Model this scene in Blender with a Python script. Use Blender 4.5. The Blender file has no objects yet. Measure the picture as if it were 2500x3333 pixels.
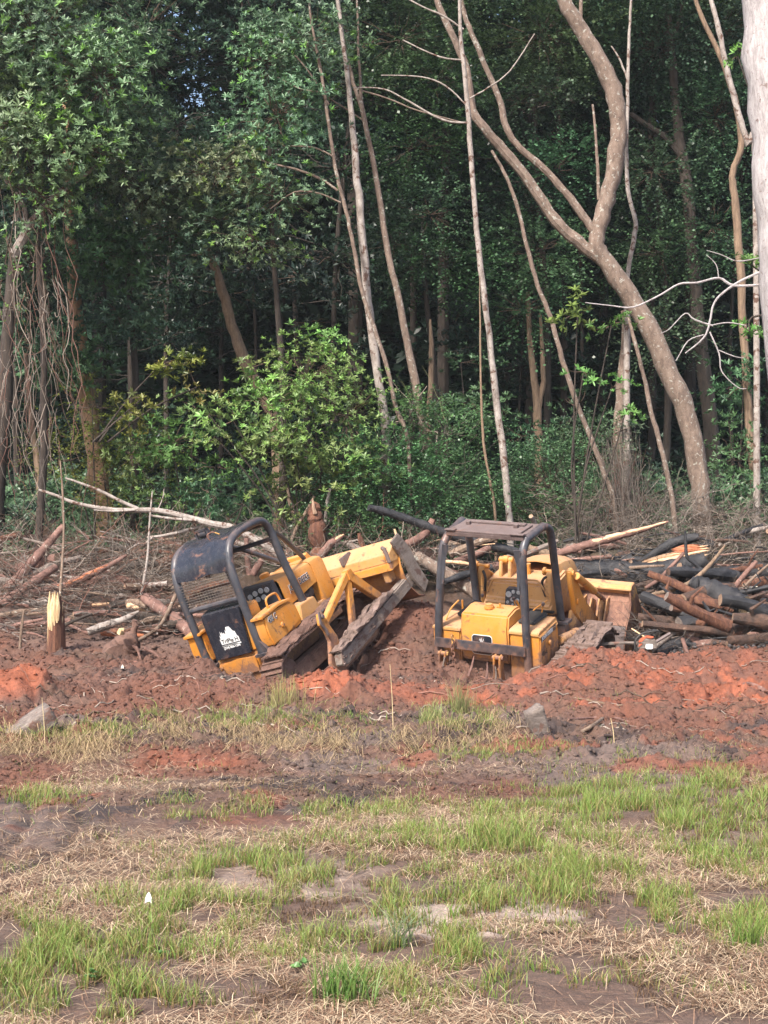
import bpy, bmesh, math, random
import numpy as np
from mathutils import Vector, Matrix
R = math.radians
sc = bpy.context.scene
COL = sc.collection
# ---------------- camera, light, exposure ----------------
F, CX, HY, EYE = 4800.0, 1250.0, 1790.0, 1.7       # photo focal length in pixels, centre column, eye-level row, eye height
cam = bpy.data.cameras.new("camera"); cam_o = bpy.data.objects.new("camera", cam); COL.objects.link(cam_o)
cam.sensor_fit = 'VERTICAL'; cam.sensor_height = 36.0; cam.lens = F / 3333.0 * 36.0
cam.shift_y = (HY - 1666.5) / 3333.0
cam.clip_end = 1000; cam.clip_start = 0.1
cam_o.location = (0, 0, EYE); cam_o.rotation_euler = (R(90), 0, 0)
sc.camera = cam_o
w = bpy.data.worlds.new("World"); sc.world = w; w.use_nodes = True
nt = w.node_tree; bg = nt.nodes['Background']; sky = nt.nodes.new('ShaderNodeTexSky')
sky.sky_type = 'NISHITA'; sky.sun_disc = False
SUN_EL, SUN_AZ = R(45), R(210)                        # azimuth clockwise from +Y: behind the camera, to the left
sky.sun_elevation = SUN_EL; sky.sun_rotation = SUN_AZ
sky.air_density = 1.0; sky.dust_density = 3.0; sky.ozone_density = 1.0
nt.links.new(sky.outputs[0], bg.inputs[0]); bg.inputs[1].default_value = 0.10
sl = bpy.data.lights.new("sun", 'SUN'); sl.energy = 3.0; sl.angle = R(8); sl.color = (1.0, 0.93, 0.84)
so = bpy.data.objects.new("sun", sl); COL.objects.link(so)
sdir = Vector((math.sin(SUN_AZ) * math.cos(SUN_EL), math.cos(SUN_AZ) * math.cos(SUN_EL), math.sin(SUN_EL)))
so.rotation_euler = sdir.to_track_quat('Z', 'Y').to_euler()
sc.view_settings.view_transform = 'Standard'; sc.view_settings.look = 'None'
sc.view_settings.exposure = 1.5; sc.view_settings.gamma = 1.0
sc.render.engine = 'CYCLES'
sc.cycles.max_bounces = 6; sc.cycles.diffuse_bounces = 4; sc.cycles.glossy_bounces = 2; sc.cycles.transmission_bounces = 3
sc.cycles.use_adaptive_sampling = True; sc.cycles.adaptive_threshold = 0.02
sc.cycles.use_denoising = True

rng = np.random.default_rng(7); rnd = random.Random(11)
def at(px, py, Y): return np.array([(px - CX) * Y / F, Y, EYE + (HY - py) * Y / F])

# ---------------- noise ----------------
_T = [np.random.default_rng(100 + i).random((256, 256)).astype(np.float32) for i in range(24)]
def vn(x, y, s, k=0):
    x = np.asarray(x) / s + k * 13.7; y = np.asarray(y) / s + k * 5.3
    xi = np.floor(x).astype(int); yi = np.floor(y).astype(int); fx = x - xi; fy = y - yi
    fx = fx * fx * (3 - 2 * fx); fy = fy * fy * (3 - 2 * fy); T = _T[k % 24]
    a = T[xi & 255, yi & 255]; b = T[(xi + 1) & 255, yi & 255]; c = T[xi & 255, (yi + 1) & 255]; d = T[(xi + 1) & 255, (yi + 1) & 255]
    return (a * (1 - fx) + b * fx) * (1 - fy) + (c * (1 - fx) + d * fx) * fy
def fbm(x, y, s, k=0, o=4):
    t = 0; a = 0.5
    for i in range(o): t = t + a * vn(x, y, s, k + i); s *= 0.5; a *= 0.5
    return t / (1 - 0.5 ** o)
def sstep(a, b, x): t = np.clip((x - a) / (b - a), 0, 1); return t * t * (3 - 2 * t)
def bump2(x, y, cx, cy, rx, ry): return np.exp(-(((x - cx) / rx) ** 2 + ((y - cy) / ry) ** 2))

# ---------------- object helpers ----------------
def tag(o, label=None, cat=None, group=None, kind=None):
    if label: o['label'] = label
    if cat: o['category'] = cat
    if group: o['group'] = group
    if kind: o['kind'] = kind
    return o
def link(name, me, mats, parent=None, loc=None):
    o = bpy.data.objects.new(name, me); COL.objects.link(o)
    for m in (mats if isinstance(mats, (list, tuple)) else [mats]): me.materials.append(m)
    if parent: o.parent = parent
    if loc is not None: o.location = loc
    return o
def empty(name, loc=(0, 0, 0)):
    o = bpy.data.objects.new(name, None); COL.objects.link(o); o.location = loc; o.empty_display_size = 0.2; return o
def quads(name, V, Q, C=None, smooth=False):
    """V (n,3), Q (m,4) quads -> mesh; C (n,3) vertex colours"""
    me = bpy.data.meshes.new(name); V = np.ascontiguousarray(V, np.float32); Q = np.ascontiguousarray(Q, np.int32)
    me.vertices.add(len(V)); me.vertices.foreach_set('co', V.ravel())
    me.loops.add(Q.size); me.loops.foreach_set('vertex_index', Q.ravel())
    me.polygons.add(len(Q)); me.polygons.foreach_set('loop_start', np.arange(0, Q.size, Q.shape[1], dtype=np.int32))
    me.polygons.foreach_set('loop_total', np.full(len(Q), Q.shape[1], np.int32))
    if smooth: me.polygons.foreach_set('use_smooth', np.ones(len(Q), bool))
    if C is not None:
        a = me.color_attributes.new('col', 'FLOAT_COLOR', 'POINT')
        a.data.foreach_set('color', np.concatenate([C, np.ones((len(C), 1))], 1).astype(np.float32).ravel())
    me.update(calc_edges=True); return me

class MB:
    """collects boxes, prisms, tubes and plates; build() links them as ONE mesh object"""
    def __init__(s): s.v = []; s.f = []; s.m = []; s.cur = 0
    def add(s, vs, fs):
        b = len(s.v); s.v += [tuple(map(float, p)) for p in vs]; s.f += [tuple(i + b for i in f) for f in fs]; s.m += [s.cur] * len(fs)
    def hexa(s, p): s.add(p, [(0, 3, 2, 1), (4, 5, 6, 7), (0, 1, 5, 4), (1, 2, 6, 5), (2, 3, 7, 6), (3, 0, 4, 7)])
    def box(s, x0, x1, y0, y1, z0, z1):
        s.hexa([(x0, y0, z0), (x1, y0, z0), (x1, y1, z0), (x0, y1, z0), (x0, y0, z1), (x1, y0, z1), (x1, y1, z1), (x0, y1, z1)])
    def prism(s, poly, ax, a, b):
        n = len(poly)
        def P(q, t):
            return {0: (t, q[0], q[1]), 1: (q[0], t, q[1]), 2: (q[0], q[1], t)}[ax]
        s.add([P(q, a) for q in poly] + [P(q, b) for q in poly],
              [tuple(range(n - 1, -1, -1)), tuple(range(n, 2 * n))] + [(i, (i + 1) % n, n + (i + 1) % n, n + i) for i in range(n)])
    def tube(s, path, r, n=10, caps=True, jit=0.0):
        P = [Vector(p) for p in path]; m = len(P); rr = r if isinstance(r, (list, tuple)) else [r] * m
        b = len(s.v); T = [(P[min(i + 1, m - 1)] - P[max(i - 1, 0)]).normalized() for i in range(m)]
        up = Vector((0, 0, 1)) if abs(T[0].z) < 0.9 else Vector((1, 0, 0)); U = T[0].cross(up).normalized()
        for i in range(m):
            U = (U - T[i] * U.dot(T[i])).normalized(); W = T[i].cross(U)
            for k in range(n):
                a = 2 * math.pi * k / n; q = rr[i] * (1 + (rnd.uniform(-jit, jit) if jit else 0))
                s.v.append(tuple(P[i] + U * (math.cos(a) * q) + W * (math.sin(a) * q)))
        for i in range(m - 1):
            for k in range(n):
                s.f.append((b + i * n + k, b + i * n + (k + 1) % n, b + (i + 1) * n + (k + 1) % n, b + (i + 1) * n + k)); s.m.append(s.cur)
        if caps:
            s.f.append(tuple(b + k for k in range(n - 1, -1, -1))); s.m.append(s.cur)
            s.f.append(tuple(b + (m - 1) * n + k for k in range(n))); s.m.append(s.cur)
    def cyl(s, p0, p1, r, n=16, r2=None): s.tube([p0, p1], [r, r if r2 is None else r2], n)
    def sheet(s, rows, t):
        """rows of points (grid) thickened by t along the local normal"""
        nr, nc = len(rows), len(rows[0]); G = [[Vector(p) for p in r_] for r_ in rows]; top = []; 
        for i in range(nr):
            for j in range(nc):
                a = G[min(i + 1, nr - 1)][j] - G[max(i - 1, 0)][j]; c = G[i][min(j + 1, nc - 1)] - G[i][max(j - 1, 0)]
                top.append(G[i][j] + a.cross(c).normalized() * t)
        vs = [p for r_ in G for p in r_] + top; N = nr * nc; fs = []
        for i in range(nr - 1):
            for j in range(nc - 1):
                q = (i * nc + j, i * nc + j + 1, (i + 1) * nc + j + 1, (i + 1) * nc + j)
                fs.append(q); fs.append(tuple(N + k for k in q[::-1]))
        ed = [(j, j + 1) for j in range(nc - 1)] + [((i) * nc + nc - 1, (i + 1) * nc + nc - 1) for i in range(nr - 1)] + \
             [((nr - 1) * nc + j + 1, (nr - 1) * nc + j) for j in range(nc - 1)] + [((i + 1) * nc, i * nc) for i in range(nr - 1)]
        for a, c in ed: fs.append((a, c, N + c, N + a))
        s.add(vs, fs)
    def build(s, name, mats, parent=None, bevel=0.0, smooth=True, loc=None):
        me = bpy.data.meshes.new(name); me.from_pydata(s.v, [], s.f)
        bm = bmesh.new(); bm.from_mesh(me)
        for f, k in zip(bm.faces, s.m): f.material_index = k
        bmesh.ops.recalc_face_normals(bm, faces=bm.faces); 
        if bevel:
            ed = [e for e in bm.edges if len(e.link_faces) == 2 and e.calc_face_angle(0) > 0.5]
            bmesh.ops.bevel(bm, geom=ed, offset=bevel, segments=2, affect='EDGES', clamp_overlap=True)
        if smooth:
            for f in bm.faces: f.smooth = True
            for e in bm.edges:
                if len(e.link_faces) == 2 and e.calc_face_angle(0) > 0.6: e.smooth = False
        bm.to_mesh(me); bm.free(); me.update()
        return link(name, me, mats, parent, loc)

# ---------------- materials ----------------
def newmat(name):
    m = bpy.data.materials.new(name); m.use_nodes = True; nt = m.node_tree; return m, nt, nt.nodes['Principled BSDF']
def nd(nt, t, **k):
    n = nt.nodes.new(t)
    for a, b in k.items():
        if a.startswith('i_'):
            key = a[2:]; key = int(key) if key.isdigit() else key
            n.inputs[key].default_value = b
        else: setattr(n, a, b)
    return n
def noise(nt, scale, detail=5, rough=0.6, vec=None, dist=0.0):
    n = nd(nt, 'ShaderNodeTexNoise'); n.inputs['Scale'].default_value = scale; n.inputs['Detail'].default_value = detail
    n.inputs['Roughness'].default_value = rough; n.inputs['Distortion'].default_value = dist
    if vec is not None: nt.links.new(vec, n.inputs['Vector'])
    return n.outputs['Fac']
def ramp(nt, fac, stops, interp='LINEAR'):
    r = nd(nt, 'ShaderNodeValToRGB'); r.color_ramp.interpolation = interp; e = r.color_ramp.elements
    while len(e) < len(stops): e.new(0.5)
    for q, (p, c) in zip(e, stops): q.position = p; q.color = (c if hasattr(c, '__len__') else (c, c, c)) + ((1,) if hasattr(c, '__len__') else (1,))
    nt.links.new(fac, r.inputs[0]); return r.outputs[0]
def mix(nt, fac, a, b, mode='MIX'):
    n = nd(nt, 'ShaderNodeMix', data_type='RGBA', blend_type=mode)
    for sk, v in ((n.inputs[0], fac), (n.inputs[6], a), (n.inputs[7], b)):
        if hasattr(v, 'is_linked'): nt.links.new(v, sk)
        else: sk.default_value = v if isinstance(v, (int, float)) else tuple(v) + (1,)
    return n.outputs[2]
def mathn(nt, op, a, b=0.0):
    n = nd(nt, 'ShaderNodeMath', operation=op)
    for sk, v in ((n.inputs[0], a), (n.inputs[1], b)):
        if hasattr(v, 'is_linked'): nt.links.new(v, sk)
        else: sk.default_value = v
    return n.outputs[0]
def bumpn(nt, bs, h, strength, dist=0.01):
    b = nd(nt, 'ShaderNodeBump'); b.inputs['Strength'].default_value = strength; b.inputs['Distance'].default_value = dist
    nt.links.new(h, b.inputs['Height']); nt.links.new(b.outputs[0], bs.inputs['Normal'])
def coords(nt, which='Object', scale=(1, 1, 1)):
    t = nd(nt, 'ShaderNodeTexCoord'); m = nd(nt, 'ShaderNodeMapping'); m.inputs['Scale'].default_value = scale
    nt.links.new(t.outputs[which], m.inputs[0]); return m.outputs[0]

def mat_paint(name, base, faded, dirt, spots, rough=0.5, metal=0.0, dustamt=0.5):
    m, nt, bs = newmat(name); v = coords(nt)
    n1 = noise(nt, 2.3, 6, 0.65, v); n2 = noise(nt, 9, 8, 0.7, v); n3 = noise(nt, 38, 6, 0.7, v); vs = coords(nt, 'Object', (14, 14, 1.6)); n4 = noise(nt, 1.0, 5, 0.6, vs)
    c = mix(nt, ramp(nt, n1, [(0.38, 0.0), (0.68, 1.0)]), base, faded)
    geo = nd(nt, 'ShaderNodeNewGeometry'); sx = nd(nt, 'ShaderNodeSeparateXYZ'); nt.links.new(geo.outputs['Normal'], sx.inputs[0])
    up = ramp(nt, sx.outputs[2], [(0.25, 0.0), (0.85, 1.0)])                      # settled dust lies on upward faces
    df = mathn(nt, 'MULTIPLY', mathn(nt, 'MULTIPLY', up, ramp(nt, n2, [(0.25, 0.35), (0.65, 1.0)])), dustamt)
    c = mix(nt, df, c, dirt)
    c = mix(nt, mathn(nt, 'MULTIPLY', ramp(nt, n4, [(0.55, 0.0), (0.75, 1.0)]), 0.45), c, dirt)
    sp_ = nd(nt, 'ShaderNodeSeparateXYZ'); nt.links.new(v, sp_.inputs[0])          # splashed soil climbs the lower panels unevenly
    lo_ = ramp(nt, mathn(nt, 'ADD', sp_.outputs[2], mathn(nt, 'MULTIPLY', n2, -.9)), [(0.0, 1.0), (0.42, 0.0)]); c = mix(nt, mathn(nt, 'MULTIPLY', lo_, .8), c, (.19, .105, .078))
    c = mix(nt, ramp(nt, n2, [(0.60, 0.0), (0.70, 0.85)]), c, spots)
    c = mix(nt, ramp(nt, n3, [(0.62, 0.0), (0.68, 0.9)]), c, spots)
    n5 = noise(nt, 4.2, 9, 0.75, v, .6); c = mix(nt, ramp(nt, mathn(nt, 'ADD', n5, mathn(nt, 'MULTIPLY', lo_, .12)), [(0.575, 0.0), (0.63, .85)]), c, (.17, .09, .066))
    nt.links.new(c, bs.inputs['Base Color']); bs.inputs['Metallic'].default_value = metal
    nt.links.new(ramp(nt, n2, [(0.3, rough - 0.12), (0.7, rough + 0.25)]), bs.inputs['Roughness'])
    bumpn(nt, bs, n2, 0.25, 0.006); return m
def mat_mix(name, cols, scale=6, rough=0.9, bump=0.5, bdist=0.01, stretch=(1, 1, 1), which='Object', spots=None, detail=8, lo=.3, hi=.7):
    """cols: list of colours spread over a noise; spots: (colour, scale, threshold)"""
    m, nt, bs = newmat(name); v = coords(nt, which, stretch)
    n1 = noise(nt, scale, detail, 0.7, v, 0.3); n2 = noise(nt, scale * 5, 6, 0.7, v)
    k = len(cols); c = ramp(nt, n1, [(lo + (hi - lo) * i / max(1, k - 1), cols[i]) for i in range(k)])
    c = mix(nt, 0.6, c, ramp(nt, n2, [(0.3, 0.55), (0.7, 1.3)]), 'MULTIPLY')
    if spots:
        v2 = coords(nt, which); n3 = noise(nt, spots[1], 5, 0.65, v2, 0.4); c = mix(nt, ramp(nt, n3, [(spots[2], 0.0), (spots[2] + 0.04, 1.0)]), c, spots[0])
    nt.links.new(c, bs.inputs['Base Color']); bs.inputs['Roughness'].default_value = rough
    bumpn(nt, bs, mathn(nt, 'ADD', n1, mathn(nt, 'MULTIPLY', n2, 0.5)), bump, bdist); return m
def mat_leaf(name, rough=0.45, trans=0.3):
    m, nt, bs = newmat(name); a = nd(nt, 'ShaderNodeVertexColor', layer_name='col')
    oi = nd(nt, 'ShaderNodeObjectInfo'); hs = nd(nt, 'ShaderNodeHueSaturation'); nt.links.new(a.outputs[0], hs.inputs['Color'])
    nt.links.new(ramp(nt, oi.outputs['Random'], [(0, 0.8), (1, 1.2)]), hs.inputs['Value'])
    nt.links.new(hs.outputs[0], bs.inputs['Base Color']); bs.inputs['Roughness'].default_value = rough
    bs.inputs['Specular IOR Level'].default_value = 0.4
    tr = nd(nt, 'ShaderNodeBsdfTranslucent'); nt.links.new(hs.outputs[0], tr.inputs[0])
    mx = nd(nt, 'ShaderNodeMixShader'); mx.inputs[0].default_value = trans; out = nt.nodes['Material Output']
    nt.links.new(bs.outputs[0], mx.inputs[1]); nt.links.new(tr.outputs[0], mx.inputs[2]); nt.links.new(mx.outputs[0], out.inputs[0]); return m
def mat_vcol(name, rough=0.9, bump=0.0, scale=30, bdist=0.01):
    m, nt, bs = newmat(name); a = nd(nt, 'ShaderNodeVertexColor', layer_name='col'); v = coords(nt)
    n2 = noise(nt, scale, 6, 0.7, v); c = mix(nt, 0.5, a.outputs[0], ramp(nt, n2, [(0.25, 0.5), (0.75, 1.5)]), 'MULTIPLY')
    nt.links.new(c, bs.inputs['Base Color']); bs.inputs['Roughness'].default_value = rough
    if bump: bumpn(nt, bs, n2, bump, bdist)
    return m
M = {}
M['yellow'] = mat_paint('yellow_paint', (.56, .212, .022), (.57, .27, .065), (.44, .26, .15), (.14, .06, .025), 0.5, 0.0, .7)
M['yellow_old'] = mat_paint('faded_yellow_paint', (.50, .25, .075), (.52, .30, .135), (.42, .25, .16), (.20, .08, .035), 0.6, 0.0, 0.8)
M['black'] = mat_paint('black_paint', (.026, .028, .036), (.07, .072, .085), (.17, .12, .11), (.12, .08, .06), 0.36, 0.0, 0.45)
M['black_gloss'] = mat_paint('satin_black_paint', (.016, .018, .026), (.025, .028, .04), (.09, .08, .085), (.07, .045, .035), 0.2, 0.0, 0.2)
M['rubber'] = mat_mix('black_rubber', [(.012, .012, .013), (.035, .03, .028)], 12, 0.6, 0.3)
M['rusty'] = mat_mix('rusty_worn_steel', [(.07, .038, .030), (.15, .070, .048), (.25, .125, .082), (.11, .055, .042)], 5, 0.75, 0.5, stretch=(1.5, 1.5, .5), spots=((.46, .25, .07), 3.2, 0.565))
M['steel'] = mat_mix('scraped_muddy_steel', [(.07, .05, .048), (.15, .115, .11), (.21, .15, .125)], 4, 0.55, 0.3, stretch=(1, 1, .25))
M['mud'] = mat_mix('caked_mud', [(.10, .068, .055), (.17, .115, .095), (.24, .17, .15)], 7, 0.95, 1.0, 0.03)
M['redmud'] = mat_mix('caked_red_mud', [(.085, .048, .037), (.14, .078, .06), (.20, .115, .088)], 7, 0.95, 1.0, 0.03)
M['beam'] = mat_mix('weathered_muddy_beam', [(.10, .075, .06), (.20, .16, .135), (.27, .225, .195)], 4, 0.85, 0.8, 0.015, (3, .8, 3), spots=((.12, .07, .055), 4, .54))
M['wood_end'] = mat_mix('dull_sawn_wood_end', [(.16, .10, .07), (.28, .18, .12), (.36, .25, .18)], 9, .85, .5)
M['ink'] = mat_mix('black_vinyl', [(.012, .012, .014), (.03, .028, .028)], 20, .5, .05)
M['white'] = mat_mix('white_vinyl', [(.7, .7, .7), (.85, .85, .85)], 20, 0.6, 0.1)
M['glass'] = mat_mix('gauge_face', [(.35, .36, .38), (.6, .6, .62)], 30, 0.3, 0.0)
M['rustred'] = mat_paint('rusty_brown_roof_paint', (.075, .05, .047), (.13, .095, .09), (.22, .17, .16), (.07, .03, .025), 0.5, 0.0, 0.6)
M['orange'] = mat_mix('orange_plastic', [(.45, .10, .05), (.55, .14, .07)], 10, 0.5, 0.1)
M['bark'] = mat_mix('brown_bark', [(.10, .065, .045), (.19, .13, .095), (.27, .20, .15)], 5, 0.95, 1.0, 0.02, (2.5, 2.5, .7), spots=((.40, .38, .33), 16, 0.62))
M['bark_lichen'] = mat_mix('lichened_bark', [(.085, .06, .047), (.17, .122, .096), (.25, .19, .152)], 7, 0.95, 0.9, 0.012, (1.5, 1.5, .8), spots=((.30, .285, .25), 14, 0.585))
M['bark_dark'] = mat_mix('dark_bark', [(.02, .016, .014), (.045, .034, .028), (.075, .058, .048)], 5, 0.95, 0.8, 0.02, (2, 2, .6))
M['bark_pale'] = mat_mix('pale_speckled_bark', [(.14, .11, .095), (.28, .24, .215), (.40, .36, .33)], 6, 0.9, 0.6, 0.01, (1.5, 1.5, .9), spots=((.10, .055, .04), 8, 0.56))
M['bark_white'] = mat_mix('white_bark', [(.22, .195, .195), (.38, .35, .35), (.50, .47, .475)], 5, 0.85, 1.0, 0.02, (4, 4, .7), spots=((.20, .15, .14), 12, 0.615))
M['bark_tan'] = mat_mix('tan_bark', [(.10, .065, .045), (.20, .135, .09), (.29, .20, .135)], 7, 0.9, 1.0, 0.015, (3, 3, .5))
M['bark_red'] = mat_mix('stripped_red_brown_log', [(.08, .042, .034), (.17, .09, .072), (.26, .15, .12)], 6, 0.85, 0.8, 0.015, (1, 1, 1), spots=((.36, .28, .24), 9, 0.62))
M['bark_rot'] = mat_mix('rotten_shredded_bark', [(.05, .022, .014), (.13, .055, .035), (.24, .11, .06)], 9, 0.95, 1.0, 0.03, (2, 2, .5))
M['char'] = mat_mix('charred_log', [(.008, .008, .010), (.020, .020, .024), (.055, .05, .052)], 7, 0.65, 1.0, 0.02, spots=((.13, .08, .06), 7, 0.66))
M['wood'] = mat_mix('fresh_split_wood', [(.48, .26, .14), (.62, .40, .24), (.72, .54, .38)], 5, 0.8, 0.5, 0.008, (1, 5, 5))
M['wood_yellow'] = mat_mix('fresh_splintered_yellow_wood', [(.33, .20, .10), (.52, .37, .20), (.66, .54, .36)], 6, 0.8, 0.6, 0.01, (6, 6, .8))
M['wood_gray'] = mat_mix('weathered_grey_wood', [(.09, .07, .062), (.18, .145, .125), (.29, .24, .215)], 6, 0.9, 0.8, 0.015, (1, 4, 4), spots=((.16, .09, .07), 5, .56))
M['leaf'] = mat_leaf('green_leaves', 0.36, 0.30); M['grassm'] = mat_leaf('grass_blades', 0.5, 0.25); M['straw'] = mat_leaf('dry_straw', 0.7, 0.1)
M['twig'] = mat_vcol('twigs', 0.9, 0.3, 60)
# ---------------- ground ----------------
def prof(y):                                            # the clearing is level, then rises into the wood
    return np.interp(y, [-50, 18.3, 20, 22.5, 25, 30, 45, 58, 80, 100, 400], [0, 0, .08, .55, 1.02, 1.7, 2.6, 5, 19, 24, 30])
def berm(x, y):
    b = .47 * sstep(1.35, 2.35, x - .35 * (y - 17)) * np.exp(-((y - 16.8) / 1.2) ** 2)                       # red clay bank on the right
    b = b + .12 * bump2(x, y, 2.3, 18.0, .5, .5) - .14 * bump2(x, y, 1.2, 19.0, .9, .9)
    b = b + .26 * bump2(x, y, -.62, 15.6, .55, .55) + .16 * bump2(x, y, .35, 15.9, .8, .6) + .12 * bump2(x, y, 1.3, 15.8, .8, .6)
    b = b + .30 * bump2(x, y, -4.1, 16.2, .5, .5)
    b = b + .10 * np.exp(-((y - 17.2) / 1.2) ** 2) * sstep(1.5, -1, x)
    b = b + .50 * bump2(x, y, .45, 21.9, .75, 1.3)                                         # heap pushed up between the machines
    b = b + .10 * bump2(x, y, -3.9, 19.0, 1.3, .8) + .08 * bump2(x, y, -2.3, 19.5, .7, .8)
    b = b + .30 * sstep(-1.6, -2.6, x) * np.exp(-((y - 25.2) / 1.0) ** 2) + .42 * sstep(2.6, 3.6, x) * np.exp(-((y - 25.3) / 1.1) ** 2) + .30 * sstep(3.6, 4.4, x) * np.exp(-((y - 23.5) / .8) ** 2) + .10 * bump2(x, y, -.95, 19.75, .35, .3) + .2 * np.exp(-((y - 25.3) / .9) ** 2)
    b = b - .35 * bump2(x, y, -1.2, 20.6, 1.3, 1.5)                                        # pit under the left dozer
    b = b - .42 * bump2(x, y, 1.9, 20.9, 1.5, 1.5) - .16 * bump2(x, y, .9, 19.2, .8, .9)
    b = b + .20 * bump2(x, y, -2.32, 19.15, .2, .2)  - .35 * bump2(x, y, 3.2, 22.2, .8, 1.2)
    return b
def muddy(x, y):                                        # 0 = grassy field, 1 = churned mud
    m = sstep(9.1, 10.2, y + 1.3 * (fbm(x, y, 1.6, 3) - .5) * 2 - .30 * np.clip(x, 0, 9) + .45 * np.clip(-x, 0, 9)) * (1 - .55 * sstep(.55, .62, fbm(x, y, .8, 7)) * sstep(14, 13, y))
    m = np.maximum(m, sstep(.0, .5, -x - 1.32 - np.abs(y - 8.6) * .30 + .5 * (fbm(x, y, .8, 6) - .5)) * .8)
    return m
def gz(x, y, fine=True):
    x = np.asarray(x, float); y = np.asarray(y, float)
    z = prof(y) + berm(x, y); mu = muddy(x, y); far = sstep(30, 45, y)
    z = z + (fbm(x, y, 1.7, 1) - .5) * (.08 + .16 * mu) + far * (fbm(x, y, 9, 2) - .5) * 1.5
    if fine:
        a = np.abs(fbm(x, y, .5, 4) - .5) * 2; b = np.abs(fbm(x + 3, y, .17, 8, 3) - .5) * 2; c = fbm(x, y + 9, .075, 12, 3) - .5
        wd_ = 1 - .6 * sstep(20.5, 22, y); d = 1 - np.abs(fbm(x + 7, y, .26, 10, 3) - .5) * 4; e = 1 - np.abs(fbm(x, y + 5, .10, 14, 3) - .5) * 4; f_ = vn(x, y, .035, 9) - .5
        lump_ = (.5 + .9 * fbm(x, y, .9, 13, 2)) * (.22 + .78 * sstep(10.3, 12.5, y))
        z = z + mu * wd_ * lump_ * (.13 * a - .05 + .075 * b + .06 * d + .034 * e + .075 * c + .03 * f_) + (1 - mu) * (.03 * a + .022 * b + .014 * c)
        # wheel ruts on the left
        for r0 in (0.0, .26):
            q = x + 1.80 + r0 * 1.2 + .16 * (y - 8.5) ** 2; z = z - (.028 * np.exp(-(q / .04) ** 2) - .012 * np.exp(-((np.abs(q) - .10) / .04) ** 2)) * sstep(10.2, 9.4, y) * sstep(6.6, 7.3, y)
    return z
def axis(segs):
    out = []
    for a, b, s in segs: out += list(np.arange(a, b, s))
    return np.array(out + [segs[-1][1]])
xs = axis([(-300, -60, 24), (-60, -16, 4), (-16, -6, .35), (-6, -3.8, .04), (-3.8, 3.8, .0155), (3.8, 6, .04), (6, 16, .35), (16, 60, 4), (60, 300, 24)])
ys = axis([(-60, 0, 6), (0, 4.6, .3), (4.6, 8, .013), (8, 12, .017), (12, 19, .024), (19, 24, .04), (24, 34, .2), (34, 60, 1), (60, 400, 5)])
X, Y_ = np.meshgrid(xs, ys); Z = gz(X, Y_)
def soil(x, y, z=None):
    mu = muddy(x, y); n1 = fbm(x, y, .9, 15); n2 = fbm(x, y, .22, 16); n3 = fbm(x, y, 2.4, 17)
    brown = np.array([.108, .062, .045]); dark = np.array([.052, .034, .030]); red = np.array([.180, .062, .036]); rb = np.array([.125, .052, .033])
    dry = np.array([.40, .31, .26]); tan = np.array([.115, .073, .055]); grey = np.array([.125, .09, .078])
    L = lambda a, b, t: a * (1 - t[..., None]) + b * t[..., None]
    field = L(np.broadcast_to(tan, x.shape + (3,)), np.broadcast_to(dry, x.shape + (3,)), sstep(.52, .62, n1) * (.15 + .85 * sstep(8.4, 6.2, y))); field = L(field, brown, .55 * sstep(.5, .66, n2))
    mudc = L(np.broadcast_to(brown, x.shape + (3,)), dark, sstep(.5, .62, n2)); mudc = L(mudc, grey, .7 * sstep(.52, .66, n1)); mudc = L(mudc, rb, sstep(.50, .62, n3))
    mudc = L(mudc, red, sstep(.58, .66, fbm(x, y, .6, 18)) * .75 * sstep(15, 13, y))
    mudc = L(mudc, rb, .75 * sstep(14.2, 15.2, y) * sstep(23, 19.5, y) * sstep(.34, .56, n1 + .08 * np.sin(x)))
    rr = np.clip(sstep(1.2, 2.4, x + .4 * (n1 - .5)) * sstep(14.0, 14.8, y + .8 * (n1 - .5)) * sstep(19.2, 18.3, y), 0, 1)
    rr = np.maximum(rr, sstep(.35, .7, bump2(x, y, -.62, 15.5, .6, .55) + .25 * (n2 - .5))); rr = np.maximum(rr, sstep(.3, .6, bump2(x, y, .9, 15.6, 1.2, .7) + .2 * (n2 - .5)))
    rr = np.maximum(rr, 1.0 * sstep(.3, .6, bump2(x, y, -4.1, 16.2, .5, .6)))
    mudc = L(mudc, red * (0.75 + .45 * n2[..., None]), rr * (.40 + .60 * sstep(.44, .56, n2)))
    clay = np.array([.225, .070, .036]) * (.55 + .9 * fbm(x, y, .09, 11, 2)[..., None]); oc = np.maximum(sstep(.5, .75, bump2(x, y, -.62, 15.5, .5, .45) + .25 * (n2 - .5)), sstep(.45, .7, bump2(x, y, -4.1, 16.1, .5, .5) + .3 * (n2 - .5))); oc = np.maximum(oc, .8 * sstep(.5, .62, n2 + .25 * (n1 - .5)) * sstep(.5, 1, x) * sstep(14.3, 14.9, y) * sstep(16.8, 16.2, y)); mudc = L(mudc, clay, oc)
    leafy = np.array([.045, .04, .022])
    c = L(field, mudc, mu); c = L(c, np.array([.028, .023, .022]), sstep(.35, .6, sstep(3.3, 4.2, x) * sstep(20.9, 21.6, y + .6 * (n1 - .5)) * sstep(25.5, 24.5, y) * (.5 + n2))); c = L(c, leafy, sstep(23.5, 26, y + .8 * (n1 - .5))); return c
C = soil(X, Y_)
nx, ny = len(xs), len(ys); idx = np.arange(nx * ny).reshape(ny, nx)
Q = np.stack([idx[:-1, :-1], idx[:-1, 1:], idx[1:, 1:], idx[1:, :-1]], -1).reshape(-1, 4)
m, nt, bs = newmat('soil'); a = nd(nt, 'ShaderNodeVertexColor', layer_name='col'); v = coords(nt)
n1 = noise(nt, 26, 8, .7, v); n2 = noise(nt, 110, 5, .7, v)
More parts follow.
